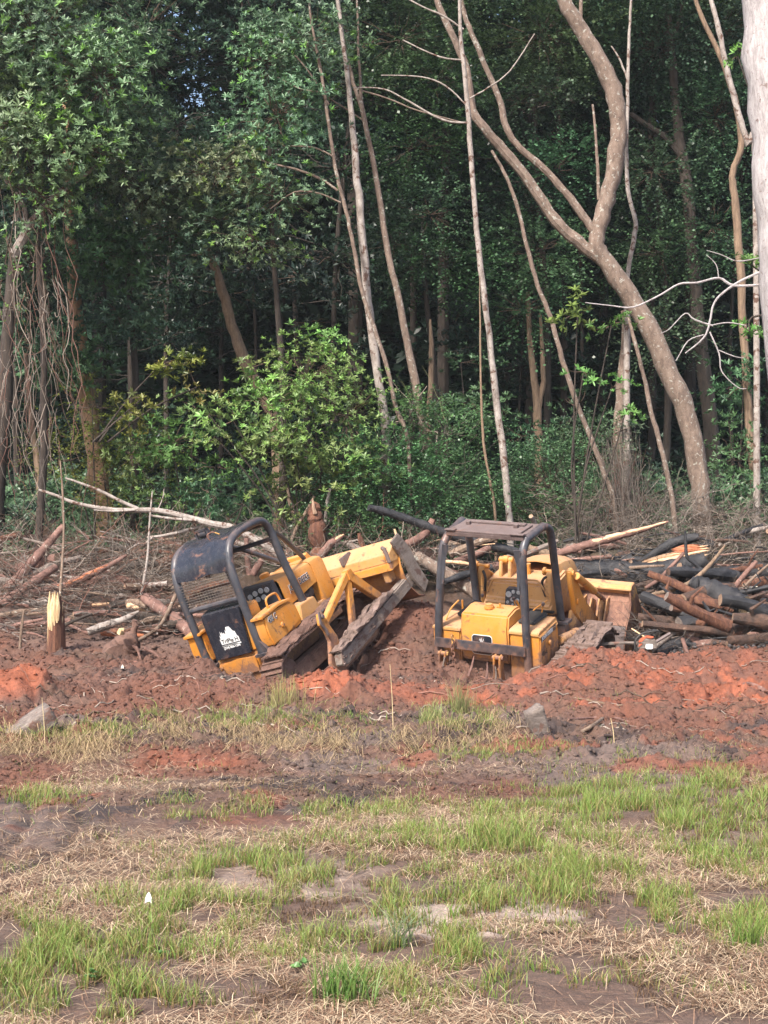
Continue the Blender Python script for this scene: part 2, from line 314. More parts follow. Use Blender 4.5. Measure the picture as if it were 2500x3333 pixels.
c = mix(nt, .65, a.outputs[0], ramp(nt, n1, [(.28, .55), (.72, 1.5)]), 'MULTIPLY'); c = mix(nt, .4, c, ramp(nt, n2, [(.3, .5), (.7, 1.5)]), 'MULTIPLY')
nt.links.new(c, bs.inputs['Base Color']); nt.links.new(ramp(nt, noise(nt, 3, 4, .6, v), [(.4, .75), (.6, 1.0)]), bs.inputs['Roughness'])
bumpn(nt, bs, mathn(nt, 'ADD', n1, mathn(nt, 'MULTIPLY', n2, .4)), .9, .02); M['soil'] = m
g = link('ground', quads('ground', np.stack([X, Y_, Z], -1).reshape(-1, 3), Q, C.reshape(-1, 3), True), m); tag(g, kind='structure')

# loose clods: broken lumps of soil, uncountable
def ico():
    bm = bmesh.new(); bmesh.ops.create_icosphere(bm, subdivisions=1, radius=1); v = np.array([p.co[:] for p in bm.verts]); f = np.array([[q.index for q in p.verts] for p in bm.faces]); bm.free(); return v, f
IV, IF = ico()
def clods(name, pts, sizes, cols, label):
    n = len(pts); sh = rng.uniform(.55, 1.25, (n, 1, 3)) * sizes[:, None, None]; th = rng.uniform(0, 6.28, n)
    r = 1 + rng.uniform(-.42, .42, (n, len(IV), 1)); 
    r = r + .25 * np.sin(IV[None, :, :1] * 3 + rng.uniform(0, 6, (n, 1, 1))) * np.cos(IV[None, :, 2:] * 3 + rng.uniform(0, 6, (n, 1, 1)))
    P = IV[None] * r * sh; c, s = np.cos(th)[:, None], np.sin(th)[:, None]
    V = np.stack([P[..., 0] * c - P[..., 1] * s, P[..., 0] * s + P[..., 1] * c, P[..., 2] * .75], -1) + pts[:, None]
    Fq = IF[None] + (np.arange(n) * len(IV))[:, None, None]
    me = quads(name, V.reshape(-1, 3), Fq.reshape(-1, 3), np.repeat(cols, len(IV), 0))
    return tag(link(name, me, M['soil']), label, 'soil clods', kind='stuff')
n = 60000; y = rng.uniform(9.6, 22.5, n); x = rng.uniform(-1, 1, n) * (y * .29); k = (muddy(x, y) > .5) & (rng.random(n) < .35 + .65 * fbm(x, y, .7, 5)); x, y = x[k], y[k]
s = (.006 + .022 * rng.random(len(x)) ** 3) * (.5 + y / 25); s[rng.random(len(x)) < .008] *= 2.2
clods('soil_clods', np.stack([x, y, gz(x, y) + s * .15], -1), s, soil(x, y) * rng.uniform(.85, 1.12, (len(x), 1)), 'loose broken clods of brown and red mud across the churned ground')

# ---------------- grass and straw ----------------
def blades(n, x, y, h, wd, lean, col_a, col_b, segs=3, flat=False, z0=None):
    """curved tapering blades: returns V, Q, C"""
    th = rng.uniform(0, 2 * np.pi, n); d = np.stack([np.cos(th), np.sin(th), 0 * th], -1); s = np.stack([-np.sin(th), np.cos(th), 0 * th], -1)
    face = rng.uniform(0, 2 * np.pi, n); s = np.stack([np.cos(face), np.sin(face), 0 * face], -1) if not flat else s
    base = np.stack([x, y, (gz(x, y) if z0 is None else z0)], -1); Vs = []; Cs = []
    for i in range(segs + 1):
        t = i / segs; up = np.array([0, 0, 1.])
        if flat: p = base + d * (h * (t - .5))[:, None] + up * ((lean * 4 * t * (1 - t) + .006 + rng.uniform(0, .012, n))[:, None])
        else: p = base + up * (h * (t - .35 * lean * t * t))[:, None] + d * (h * lean * t * t)[:, None]
        w_ = wd * ((1 - t ** 1.6 * .9) if not flat else (1 - abs(2 * t - 1) * .4))
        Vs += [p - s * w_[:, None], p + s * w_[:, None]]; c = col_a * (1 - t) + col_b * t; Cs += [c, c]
    V = np.stack(Vs, 1); C = np.stack(Cs, 1); k = 2 * (segs + 1)
    q = np.array([[2 * i, 2 * i + 1, 2 * i + 3, 2 * i + 2] for i in range(segs)])
    Qd = (np.arange(n) * k)[:, None, None] + q[None]; return V.reshape(-1, 3), Qd.reshape(-1, 4), C.reshape(-1, 3)
def merge(parts):
    V, Qs, C = [], [], []; o = 0
    for v, q, c in parts: V.append(v); Qs.append(q + o); C.append(c); o += len(v)
    return np.concatenate(V), np.concatenate(Qs), np.concatenate(C)
def gpt(px, py): Yd = F * EYE / (py - HY); return (px - CX) * Yd / F, Yd
# green patches read off the field: px, py, rx, ry (photo pixels on level ground), strength
patch = [(1550, 2750, 620, 60, .9), (2150, 2650, 420, 130, 1.2), (2350, 2800, 250, 80, 1), (1200, 2640, 420, 50, .6), (900, 2830, 350, 90, .7), (1950, 2870, 350, 90, 1), (1430, 2960, 260, 100, .8),
         (560, 2960, 320, 60, .7), (150, 3130, 260, 130, .8), (600, 3080, 300, 90, .6), (1100, 3120, 350, 80, .6), (2250, 2990, 350, 90, .9), (1500, 3130, 220, 120, .6), (2450, 3050, 120, 90, .8), (100, 2620, 150, 30, .6),
         (1500, 2370, 130, 35, .9), (850, 2370, 330, 26, .9), (300, 2400, 260, 25, .6), (1600, 2470, 260, 30, .5), (1950, 2480, 120, 20, .5), (1650, 2640, 200, 40, .6), (620, 2660, 160, 35, .5), (350, 3250, 250, 80, .7), (1250, 3230, 200, 70, .5), (2300, 2560, 120, 30, .6)]
def density(x, y):
    px = CX + x / y * F; py = HY + EYE / y * F; d = 0
    for cx, cy, rx, ry, s_ in patch: d = np.maximum(d, s_ * np.exp(-(((px - cx) / rx) ** 2 + ((py - cy) / ry) ** 2) ** 1.5))
    return d
P = []
n = 420000; y = 4.9 + (15.4 - 4.9) * rng.random(n) ** 1.15; x = rng.uniform(-1, 1, n) * (y * .275); dn = density(x, y)
cl = fbm(x, y, .16, 20, 2); cl2 = fbm(x, y, .5, 21, 2)
k = rng.random(n) < np.clip(dn * 1.3 * sstep(.45, .58, cl) + .30 * sstep(.48, .60, cl) * sstep(.40, .55, cl2) * (1 - .85 * muddy(x, y)), 0, 1) * .62
x, y, dn, cl2 = x[k], y[k], dn[k], cl2[k]; n = len(x)
h = rng.uniform(.02, .12, n) * (.6 + .7 * np.clip(dn, 0, 1)) * (.7 + .6 * cl2); wd = rng.uniform(.0012, .0027, n) * (.7 + y / 20)
g1 = np.array([.14, .24, .04]); g2 = np.array([.27, .38, .09]); br = np.array([.22, .13, .06]); st = np.array([.42, .33, .15])
t = rng.random((n, 1)); dead = rng.random((n, 1)) < (.45 - .3 * np.clip(dn, 0, 1)[:, None])
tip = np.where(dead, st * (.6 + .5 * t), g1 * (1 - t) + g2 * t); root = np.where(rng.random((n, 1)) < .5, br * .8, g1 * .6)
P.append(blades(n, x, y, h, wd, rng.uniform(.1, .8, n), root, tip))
# brown dead stubble in clumps
n = 120000; y = 4.9 + (13.5 - 4.9) * rng.random(n) ** 1.15; x = rng.uniform(-1, 1, n) * (y * .275); q_ = fbm(x, y, .13, 19, 2); k = rng.random(n) < sstep(.50, .64, q_) * sstep(.40, .56, fbm(x, y, .8, 2, 2)) * (1 - .6 * muddy(x, y)); x, y = x[k], y[k]; n = len(x); t = rng.random((n, 1))
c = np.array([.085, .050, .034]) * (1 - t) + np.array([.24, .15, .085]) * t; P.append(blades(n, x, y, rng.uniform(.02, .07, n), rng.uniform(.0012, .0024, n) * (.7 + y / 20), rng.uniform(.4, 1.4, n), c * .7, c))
# taller dry fringe where the field meets the mud
n = 3000; px = rng.uniform(0, 1650, n); py = 2385 + rng.normal(0, 26, n) + 25 * np.sin(px / 170) + np.where(px > 1050, -10, 0); x, y = gpt(px, py); k = rng.random(n) < sstep(.46, .60, fbm(x, y, .30, 22, 2)) * np.where(px < 1050, 1, .5); x, y = x[k], y[k]; n = len(x)
t = rng.random((n, 1)); c = np.array([.40, .34, .15]) * (.6 + .6 * t) * (1 - (rng.random((n, 1)) < .35)) + 0; c = np.where(c < .01, np.array([.26, .32, .08]) * (.8 + .4 * t), c)
P.append(blades(n, x, y, rng.uniform(.06, .2, n), rng.uniform(.002, .004, n), rng.uniform(.1, 1.3, n), c * .7, c))
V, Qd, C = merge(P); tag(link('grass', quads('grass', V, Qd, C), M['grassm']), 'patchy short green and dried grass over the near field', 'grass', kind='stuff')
# straw mulch lying flat
n = 105000; y = 4.9 + (14.8 - 4.9) * rng.random(n) ** 1.1; x = rng.uniform(-1, 1, n) * (y * .275); sm = fbm(x, y, .7, 23, 3)
k = rng.random(n) < (.05 + .9 * sstep(.47, .60, sm)) * (1 - .9 * muddy(x, y)); x, y = x[k], y[k]; n = len(x); t = rng.random((n, 1))
c = np.where(rng.random((n, 1)) < .5, np.array([.64, .49, .33]), np.array([.32, .19, .12])) * (.45 + .8 * t)
V1 = blades(n, x, y, rng.uniform(.05, .24, n), rng.uniform(.0008, .0018, n) * (.7 + y / 20), rng.uniform(0, .03, n), c, c * .95, 2, True)
px = np.concatenate([rng.normal(c_, 45, 450) for c_ in (60, 230, 330, 560, 760, 900, 1080, 1330, 1480, 1620)]); py = 2425 + rng.normal(0, 26, len(px)) + 20 * np.sin(px / 140); x, y = gpt(px, py); c = np.array([.40, .29, .16]) * rng.uniform(.35, 1.25, (len(px), 1))
n = len(px); V2 = blades(n, x, y, rng.uniform(.1, .34, n), rng.uniform(.0014, .0026, n), rng.uniform(0, .1, n), c, c, 2, True)
V, Qd, C = merge([V1, V2]); tag(link('straw', quads('straw', V, Qd, C), M['straw']), 'dry tan straw strewn flat over the soil of the field', 'straw', kind='stuff')
# single tufts one can point at
def tuft(name, px, py, n, hh, spread, ca, cb, label, cat='grass tuft', lean=(.05, .7)):
    x0, y0 = gpt(px, py); x = x0 + rng.normal(0, spread, n); y = y0 + rng.normal(0, spread * .7, n); t = rng.random((n, 1))
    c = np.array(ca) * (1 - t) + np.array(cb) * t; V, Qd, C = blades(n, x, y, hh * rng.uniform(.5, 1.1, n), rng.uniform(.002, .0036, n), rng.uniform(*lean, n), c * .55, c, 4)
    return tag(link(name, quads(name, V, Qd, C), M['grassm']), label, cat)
tuft('grass_tuft', 1115, 3290, 160, .20, .055, (.12, .27, .05), (.26, .38, .10), 'tall bright green grass tuft at the bottom edge of the field')
tuft('grass_tuft', 1400, 2370, 150, .22, .07, (.20, .28, .08), (.36, .38, .15), 'yellow green grass tuft below the round cap of the loader')
tuft('grass_tuft', 1500, 2350, 140, .40, .06, (.22, .28, .09), (.40, .36, .18), 'tallest grass tuft on the mud edge left of the upright grey block', lean=(.02, .45))
tuft('grass_tuft', 920, 2330, 130, .30, .10, (.36, .36, .13), (.48, .42, .18), 'dry upright grass clump on the mud edge below the tilted dozer', lean=(.02, .4))
tuft('grass_tuft', 500, 2360, 180, .16, .07, (.24, .30, .08), (.42, .40, .16), 'low green clump among dry stalks at the left mud edge')
tuft('grass_tuft', 1300, 3090, 40, .27, .03, (.20, .28, .14), (.30, .36, .2), 'pale arching grass sprig in the lower middle of the field', lean=(.5, 1.1))
tuft('grass_tuft', 2440, 3110, 110, .17, .04, (.16, .30, .05), (.28, .38, .1), 'bright green tuft near the lower right corner')
# tall single stalks
for i, (px, py, h, lb) in enumerate([(1280, 2390, .62, 'tall dry stalk left of the loader standing over the orange clay'), (148, 2440, .50, 'tall dry stalk beside the tilted grey slab'), (2000, 2470, .2, 'short dry stalk on the grey mud under the red bank')]):
    x0, y0 = gpt(px, py); mb = MB(); z0 = float(gz(x0, y0)); mb.tube([(x0, y0, z0 - .02), (x0 - .01, y0, z0 + h * .5), (x0 - .03, y0, z0 + h)], [.004, .0035, .002], 5)
    tag(mb.build('dry_stalk', M['straw_stem'] if 'straw_stem' in M else M.setdefault('straw_stem', mat_mix('dry_stem', [(.5, .38, .2), (.6, .48, .28)], 20, .8, .1))), lb, 'dry stalk')
# ---------------- machines ----------------
def frame(r, f, ref, px, py, Yd):
    f = Vector(f).normalized(); r = Vector(r); r = (r - f * r.dot(f)).normalized(); u = r.cross(f)
    Rm = Matrix((r, f, u)).transposed(); o = Vector(at(px, py, Yd)) - Rm @ Vector(ref); return Matrix.Translation(o) @ Rm.to_4x4()
def text(name, body, parent, o, xa, up, size, m, stretch=1.0, offset=0.0, depth=.002):
    cu = bpy.data.curves.new(name, 'FONT'); cu.body = body; cu.size = size; cu.extrude = depth; cu.offset = offset; cu.materials.append(m)
    ob = bpy.data.objects.new(name, cu); COL.objects.link(ob); ob.parent = parent
    xa = Vector(xa).normalized(); up = Vector(up); up = (up - xa * up.dot(xa)).normalized(); n = xa.cross(up)
    mt = Matrix.Translation(Vector(o)) @ Matrix((xa * stretch, up, n)).transposed().to_4x4(); dg = bpy.context.evaluated_depsgraph_get(); me = bpy.data.meshes.new_from_object(ob.evaluated_get(dg)); bpy.data.objects.remove(ob); ob = bpy.data.objects.new(name, me); COL.objects.link(ob); ob.parent = parent; ob.matrix_basis = mt; return ob
def crescent(a, b, n=9):  # arc helper: points from angle a to b
    return [(math.cos(a + (b - a) * i / n), math.sin(a + (b - a) * i / n)) for i in range(n + 1)]
def smooth_path(P, k=4):
    P = [Vector(p) for p in P]; out = []
    for i in range(len(P) - 1):
        a, b, c, d = P[max(i - 1, 0)], P[i], P[i + 1], P[min(i + 2, len(P) - 1)]
        for j in range(k):
            t = j / k; out.append(0.5 * ((2 * b) + (c - a) * t + (2 * a - 5 * b + 4 * c - d) * t * t + (3 * b - a - 3 * c + d) * t ** 3))
    return out + [P[-1]]
def belt(mb, x0, x1, pts, th=.03, grouser=.035, step=.15):
    """track belt: a closed loop of shoes with grousers; pts = loop in (y,z)"""
    P = [Vector((0, p[0], p[1])) for p in pts]; n = len(P); L = [0]
    for i in range(n): L.append(L[-1] + (P[(i + 1) % n] - P[i]).length)
    tot = L[-1]; k = int(tot / step); c = sum(P, Vector()) / n
    def pos(s):
        s %= tot
        for i in range(n):
            if s <= L[i + 1]: t = (s - L[i]) / (L[i + 1] - L[i]); return P[i].lerp(P[(i + 1) % n], t)
    for i in range(k):
        a, b = pos(tot * i / k), pos(tot * (i + .94) / k); d = (b - a).normalized(); nn = Vector((0, -d.z, d.y))
        if nn.dot((a + b) / 2 - c) < 0: nn = -nn
        q = [a, b, b + nn * th, a + nn * th]; mb.hexa([(x0, p.y, p.z) for p in q] + [(x1, p.y, p.z) for p in q])
        m_ = a.lerp(b, .5); q = [m_ - d * .012 + nn * th, m_ + d * .012 + nn * th, m_ + d * .008 + nn * (th + grouser), m_ - d * .008 + nn * (th + grouser)]
        mb.hexa([(x0, p.y, p.z) for p in q] + [(x1, p.y, p.z) for p in q])
def lump(name, pts, m, parent, seed=0, amp=.05, s=.12, res=26):
    """mud slab draped over a quad given by four corners (machine space), thick and uneven"""
    A, B, Cc, Dd = [Vector(p) for p in pts]; n = (B - A).cross(Dd - A).normalized(); rows = []
    for i in range(res):
        rw = []
        for j in range(res):
            u, v = i / (res - 1), j / (res - 1); p = (A * (1 - u) + B * u) * (1 - v) + (Dd * (1 - u) + Cc * u) * v
            e = min(u, 1 - u, v, 1 - v); h = amp * (float(fbm(u * 3 + seed, v * 3, s * 3, seed, 4)) * 1.6 - .5) * min(1, e * 8 + .15)
            j2 = (float(vn(u * 5 + seed, v * 5, .4, seed + 2)) - .5) * amp * .8; rw.append(p + n * h + (B - A).normalized() * j2)
        rows.append(rw)
    mb = MB(); mb.sheet(rows, .02); return mb.build(name, m, parent)

def wires(mb, rows, cols, r):   # woven screen: straight bars between two rails
    for a, b in rows + cols: mb.tube([a, b], r, 4, False)

M['screen'] = mat_mix('dusty_wire_screen', [(.05, .045, .045), (.12, .10, .09), (.20, .17, .12)], 8, .7, .2)
# ---- tilted crawler dozer, left ----
dz = empty('bulldozer'); dz.matrix_world = frame((.83, -.43, .25), (.42, .84, .35), (.5, 0, .8), 850, 2124, 19.6)
tag(dz, 'yellow crawler dozer tilted nose up in the mud with a black canopy and raised blade', 'bulldozer')
def dpost(x0, x1, lean=0): return smooth_path([(x0, .0, .76), (x0, .02, 1.2), (x1, .04, 1.70), (x1, .09, 2.02), (x1, .24, 2.26), (x1, .50, 2.345), (x1, .85, 2.34), (x1, 1.12, 2.30), (x1, 1.235, 2.15), (x1, 1.245, 1.9), (x1, 1.25, 1.6), (x1, 1.32, .92)], 4)
mb = MB(); pR = dpost(.52, .535); pL = dpost(-.40, -.40)
mb.tube(pR, .056, 12); mb.tube(pL, .056, 12)
mb.tube([(-.40, 1.2, 2.25), (.535, 1.2, 2.25)], .05, 10); mb.tube([(-.36, .05, 1.585), (.49, .05, 1.585)], .04, 10)
mb.box(.44, .66, -.07, .16, .76, .80); mb.box(-.52, -.30, -.07, .16, .74, .78); mb.prism([(.46, .79), (.66, .79), (.56, .98), (.52, .98)], 1, -.03, .03)
mb.prism([(-.5, .77), (-.30, .77), (-.37, .96), (-.43, .96)], 1, -.03, .03); mb.box(.42, .62, 1.24, 1.42, .88, .93); mb.box(-.48, -.30, 1.24, 1.42, .88, .93)
rops = mb.build('roll_cage', M['black'], dz)
mb = MB(); path = [p for p in pR if p.z > 1.93 and p.y < 1.17]
rows = [[Vector((-.43 + (.99) * j / 12, p.y - (.03 if p.z < 2.2 else 0), p.z + .045 + (.012 * math.sin(j * 1.1 + i * .7)))) for j in range(13)] for i, p in enumerate(path)]
mb.sheet(rows, .012); can = mb.build('canopy', M['black_gloss'], dz)
mb = MB()
for i in range(19): x = -.36 + .85 * i / 18; mb.tube([(x, .03, 1.60), (x + rnd.uniform(-.004, .004), .05, 1.80), (x, .045, 1.99)], .0035, 4, False)
for i in range(10): z = 1.615 + .037 * i; mb.tube([(-.37, .028, z), (.06, .04 + rnd.uniform(-.004, .004), z), (.50, .03, z)], .0035, 4, False)
mb.build('rear_screen', M['screen'], dz)
mb = MB(); mb.tube(smooth_path([(.50, 1.22, 2.16), (.40, 1.60, 1.93), (.25, 2.05, 1.56), (.18, 2.28, 1.34)]), .034, 9); mb.build('limb_riser', M['black'], dz)
mb = MB(); mb.tube(smooth_path([(-.38, 1.22, 2.16), (-.30, 1.60, 1.9), (-.14, 2.05, 1.50), (-.06, 2.28, 1.32)]), .034, 9); mb.build('limb_riser', M['black'], dz)
mb = MB(); mb.tube([(.535, 1.22, 2.0), (-.38, 1.0, 2.02)], .032, 9); mb.build('limb_riser', M['black'], dz)
mb = MB()   # work lamp bracket standing on the canopy
mb.box(-.22, -.19, .62, .65, 2.39, 2.52); mb.box(-.02, .01, .62, .65, 2.39, 2.52); mb.box(-.22, .01, .62, .65, 2.49, 2.52); lb = mb.build('lamp_bracket', M['black'], dz); mb = MB(); mb.tube([(-.17, .68, 2.45), (-.04, .68, 2.45)], .06, 12); mb.build('lamp', M['black'], lb)
mb = MB(); mb.tube(smooth_path([(.14, .42, 2.38), (.13, .42, 2.45), (.19, .48, 2.46), (.27, .5, 2.40)]), .008, 6); mb.build('hook', M['rusty'], dz)
# tank, seat housing, guard panel
mb = MB(); mb.hexa([(-.26, .035, .84), (.47, .035, .84), (.47, .42, .84), (-.26, .42, .84), (-.22, .035, 1.43), (.52, .035, 1.43), (.50, .38, 1.44), (-.20, .38, 1.44)]); tank = mb.build('fuel_tank', M['yellow'], dz, .02)
mb = MB(); mb.hexa([(-.225, -.025, .84), (.375, -.025, .84), (.375, .03, .84), (-.225, .03, .84), (-.185, -.025, 1.48), (.47, -.025, 1.48), (.47, .03, 1.48), (-.185, .03, 1.48)])
mb.hexa([(-.185, -.02, 1.478), (.47, -.02, 1.478), (.45, .16, 1.51), (-.16, .16, 1.51), (-.185, -.02, 1.49), (.47, -.02, 1.49), (.45, .16, 1.522), (-.16, .16, 1.522)])
gp = mb.build('guard_panel', M['black_gloss'], tank, .012)
# white vinyl emblem: pines, a house, lettering cut out below
ex, ez, es = -.03, 1.015, 1.0
def E2(p): return (ex + p[0] * .26, ez + p[1] * .26)
sil = [(0, .1), (0, .42), (.06, .36), (.09, .62), (.14, .5), (.19, .82), (.24, .62), (.29, .78), (.34, .62), (.40, .72), (.46, .6), (.5, .62), (.54, .85), (.58, .72), (.64, .98), (.86, .98), (1.0, .70), (1.1, .66), (1.14, .4), (1.2, .36), (1.2, .1)]
mb = MB(); mb.prism([E2(p) for p in sil], 1, -.0285, -.026); mb.prism([E2(p) for p in [(.0, .04), (1.22, .04), (1.22, -.03), (.0, -.03)]], 1, -.0285, -.026); em = mb.build('emblem', M['white'], gp, smooth=False)
text('lettering', 'TriPle H', em, (*E2((.08, .15)), 0), (1, 0, 0), (0, 0, 1), .082, M['ink'], 1.0, .001); em.children[0].location = (E2((.06, .15))[0], -.0295, E2((0, .15))[1])
t_ = text('lettering', '(334) 806-1394', em, (E2((.02, 0))[0], -.027, E2((0, -.17))[1]), (1, 0, 0), (0, 0, 1), .045, M['white'], 1.0, .001)
t_ = text('lettering', 'Property Maintenance', em, (E2((.02, 0))[0], -.0295, E2((0, -.015))[1]), (1, 0, 0), (0, 0, 1), .028, M['ink'], 1.0, 0)
# fenders
def fender(xa, xb, nm, parent):
    mb = MB(); mb.prism([(.04, .835), (.0, 1.0), (.03, 1.25), (.74, 1.20), (.83, 1.11), (.84, .885), (.78, .83)], 0, xa, xb)
    o = mb.build(nm, M['yellow'], parent, .022); mb = MB(); mb.prism([(-.02, 1.235), (-.02, 1.275), (.45, 1.28), (.76, 1.235), (.75, 1.20), (.45, 1.24)], 0, xa - .012, xb + .012); mb.build('top_plate', M['yellow'], o, .008); return o
fr = fender(.555, .735, 'fender', dz); fl = fender(-.60, -.33, 'fender', dz)
mb = MB(); mb.prism([(.42, .86), (.42, 1.10), (.46, 1.14), (.78, 1.10), (.79, .90)], 0, .736, .742); dr = mb.build('side_door', M['yellow'], fr, .004)
mb = MB(); mb.cyl((.735, .36, 1.0), (.765, .36, 1.0), .04, 16); mb.build('latch', M['yellow'], fr, .006); mb = MB(); mb.cyl((.742, .36, 1.0), (.770, .36, 1.0), .016, 10); mb.build('lock', M['rusty'], fr)
text('lettering', '450 C', fr, (.738, .10, 1.135), (0, 1, -.03), (0, 0, 1), .105, M['white'], .85, .006, .001); text('lettering', '450 C', fr, (.7415, .10, 1.135), (0, 1, -.03), (0, 0, 1), .105, M['ink'], .85, .001, .001)
mb = MB(); mb.tube(smooth_path([(.66, .32, 1.25), (.66, .33, 1.37), (.66, .40, 1.41), (.66, .56, 1.40), (.66, .62, 1.36), (.66, .64, 1.23)]), .015, 8); mb.build('grab_handle', M['yellow'], fr)
# rear housing
mb = MB(); mb.hexa([(-.24, .0, .44), (.47, .0, .44), (.47, .4, .44), (-.24, .4, .44), (-.24, .0, .78), (.50, .0, .78), (.50, .4, .80), (-.24, .4, .80)]); mb.box(-.24, -.20, -.02, .3, .44, .76); mb.box(.46, .56, -.01, .3, .46, .80)
mb.hexa([(-.2, .03, .0), (.45, .03, .0), (.45, .5, .0), (-.2, .5, .0), (-.2, .03, .44), (.45, .03, .44), (.45, .5, .44), (-.2, .5, .44)]); rh = mb.build('rear_housing', M['yellow'], dz, .012)
mb = MB(); mb.sheet([[(-.15, -.03, .55), (.1, -.035, .552), (.39, -.03, .57)], [(-.15, -.03, .66), (.1, -.03, .66), (.40, -.028, .68)], [(-.17, -.05, .765), (.1, -.02, .80), (.42, -.05, .79)]], .01); mb.build('cover_plate', M['yellow'], rh, .003)
for p in [(-.20, .72), (-.20, .62), (.50, .66), (.50, .56), (-.14, .5), (.44, .5)]:
    mb = MB(); mb.cyl((p[0], -.045, p[1]), (p[0], .02, p[1]), .017, 6); mb.build('bolt', M['rusty'], rh)
mb = MB(); mb.tube([(.07, -.04, .44), (.07, -.045, .56), (.075, -.03, .58)], .009, 6); mb.build('pin', M['rusty'], rh)
# seat, dash, levers
mb = MB(); mb.box(.02, .50, .42, .82, 1.06, 1.20); mb.box(.02, .50, .36, .44, 1.1, 1.42); mb.build('seat', M['rubber'], dz, .04)
mb = MB(); mb.hexa([(-.22, .98, 1.02), (.36, .98, 1.02), (.36, 1.15, 1.02), (-.22, 1.15, 1.02), (-.20, 1.04, 1.44), (.33, 1.04, 1.44), (.33, 1.15, 1.46), (-.20, 1.15, 1.46)]); ds = mb.build('dashboard', M['black'], dz, .01)
for x, z in [(-.05, 1.33), (.05, 1.36), (.06, 1.27), (.16, 1.38), (.17, 1.28), (.26, 1.37)]:
    mb = MB(); mb.cyl((x, 1.005, z), (x, .985, z), .038, 14); mb.build('gauge', M['glass'], ds)
mb = MB()
for x, y, z, h in [(-.12, .8, 1.1, .32), (.0, .86, 1.1, .30), (.1, .84, 1.1, .25), (-.22, .74, 1.12, .36)]: mb.tube([(x, y, z), (x + .02, y - .03, z + h * .6), (x - .01, y - .07, z + h)], .010, 6)
mb.build('lever', M['yellow'], dz)
mb = MB(); mb.prism([(.60, 1.15), (.64, 1.42), (.80, 1.44), (.84, 1.16)], 0, -.10, .0); mb.prism([(.98, 1.16), (1.0, 1.30), (1.1, 1.34), (1.15, 1.15)], 0, -.34, -.24); mb.build('console', M['yellow_old'], dz, .015)
mb = MB(); mb.cyl((-.12, 1.60, 1.38), (-.12, 1.60, 1.47), .075, 14); mb.cyl((-.12, 1.60, 1.30), (-.12, 1.60, 1.38), .045, 12); mb.build('precleaner', M['yellow'], dz, .012)
# hood: lofted sections from cowl to nose
def section(y, zt, zb, hw, c=.06, r=.06):
    return [(c - hw, y, zb), (c - hw, y, zt - r * 1.2), (c - hw + r * .35, y, zt - r * .35), (c - hw + r * 1.2, y, zt), (c, y, zt + .018), (c + hw - r * 1.2, y, zt), (c + hw - r * .35, y, zt - r * .35), (c + hw, y, zt - r * 1.2), (c + hw, y, zb)]
mb = MB(); rows = [section(1.16, 1.44, 1.16, .32), section(1.22, 1.44, 1.02, .32), section(1.5, 1.41, 1.02, .32), section(1.8, 1.385, 1.045, .32), section(2.04, 1.365, 1.05, .32)]; mb.sheet(rows, .012); hood = mb.build('hood', M['yellow'], dz)
mb = MB(); rows = [section(2.045, 1.375, .74, .33), section(2.2, 1.37, .74, .33), section(2.36, 1.35, .74, .33), section(2.40, 1.31, .74, .32, r=.05)]; mb.sheet(rows, .014)
mb.box(-.24, .36, 2.36, 2.40, .74, 1.31); mb.box(-.26, .38, 2.05, 2.06, .74, 1.3); mb.prism([(2.24, 1.36), (2.24, 1.43), (2.30, 1.45), (2.36, 1.36)], 0, -.12, .24); mb.build('grille_housing', M['yellow'], dz, .006)
text('lettering', 'JOHN DEERE', hood, (.3945, 1.31, 1.185), (0, 1, -.03), (0, 0, 1), .125, M['white'], .80, .007, .001); text('lettering', 'JOHN DEERE', hood, (.3985, 1.31, 1.185), (0, 1, -.03), (0, 0, 1), .125, M['ink'], .80, .0015, .001)
mb = MB(); mb.box(-.18, .27, 1.35, 2.03, .70, 1.25); mb.cyl((-.05, 1.4, .95), (.32, 1.4, .95), .07); mb.cyl((.28, 1.55, .85), (.33, 1.55, .85), .09); mb.tube(smooth_path([(.3, 1.5, 1.02), (.34, 1.65, 1.06), (.33, 1.8, 1.0), (.3, 1.95, 1.05)]), .015, 6); mb.box(.26, .33, 1.42, 1.62, 1.0, 1.06); mb.build('engine', M['rubber'], dz, .01)
mb = MB()
for i in range(9): mb.cyl((.24, 1.72 + .028 * i, .93 + .004 * i), (.24, 1.738 + .028 * i, .93 + .004 * i), .085 if i % 1 == 0 else .07, 18)
mb.cyl((.24, 1.70, .93), (.24, 1.97, .96), .07, 14); mb.build('alternator', M['wood_gray'], dz)
mb = MB(); mb.cyl((.33, 1.66, .70), (.33, 1.72, .84), .062, 16); mb.build('oil_filter', M['black'], dz, .01)
mb = MB(); mb.tube(smooth_path([(.42, 1.30, .98), (.52, 1.36, .90), (.56, 1.40, .78), (.70, 1.45, .74), (.85, 1.30, .82), (.98, 1.0, .88)]), .017, 7); mb.tube(smooth_path([(.40, 1.25, .95), (.58, 1.20, .78), (.76, 1.08, .72), (.95, .9, .84)]), .017, 7); mb.build('hydraulic_hose', M['black'], dz)
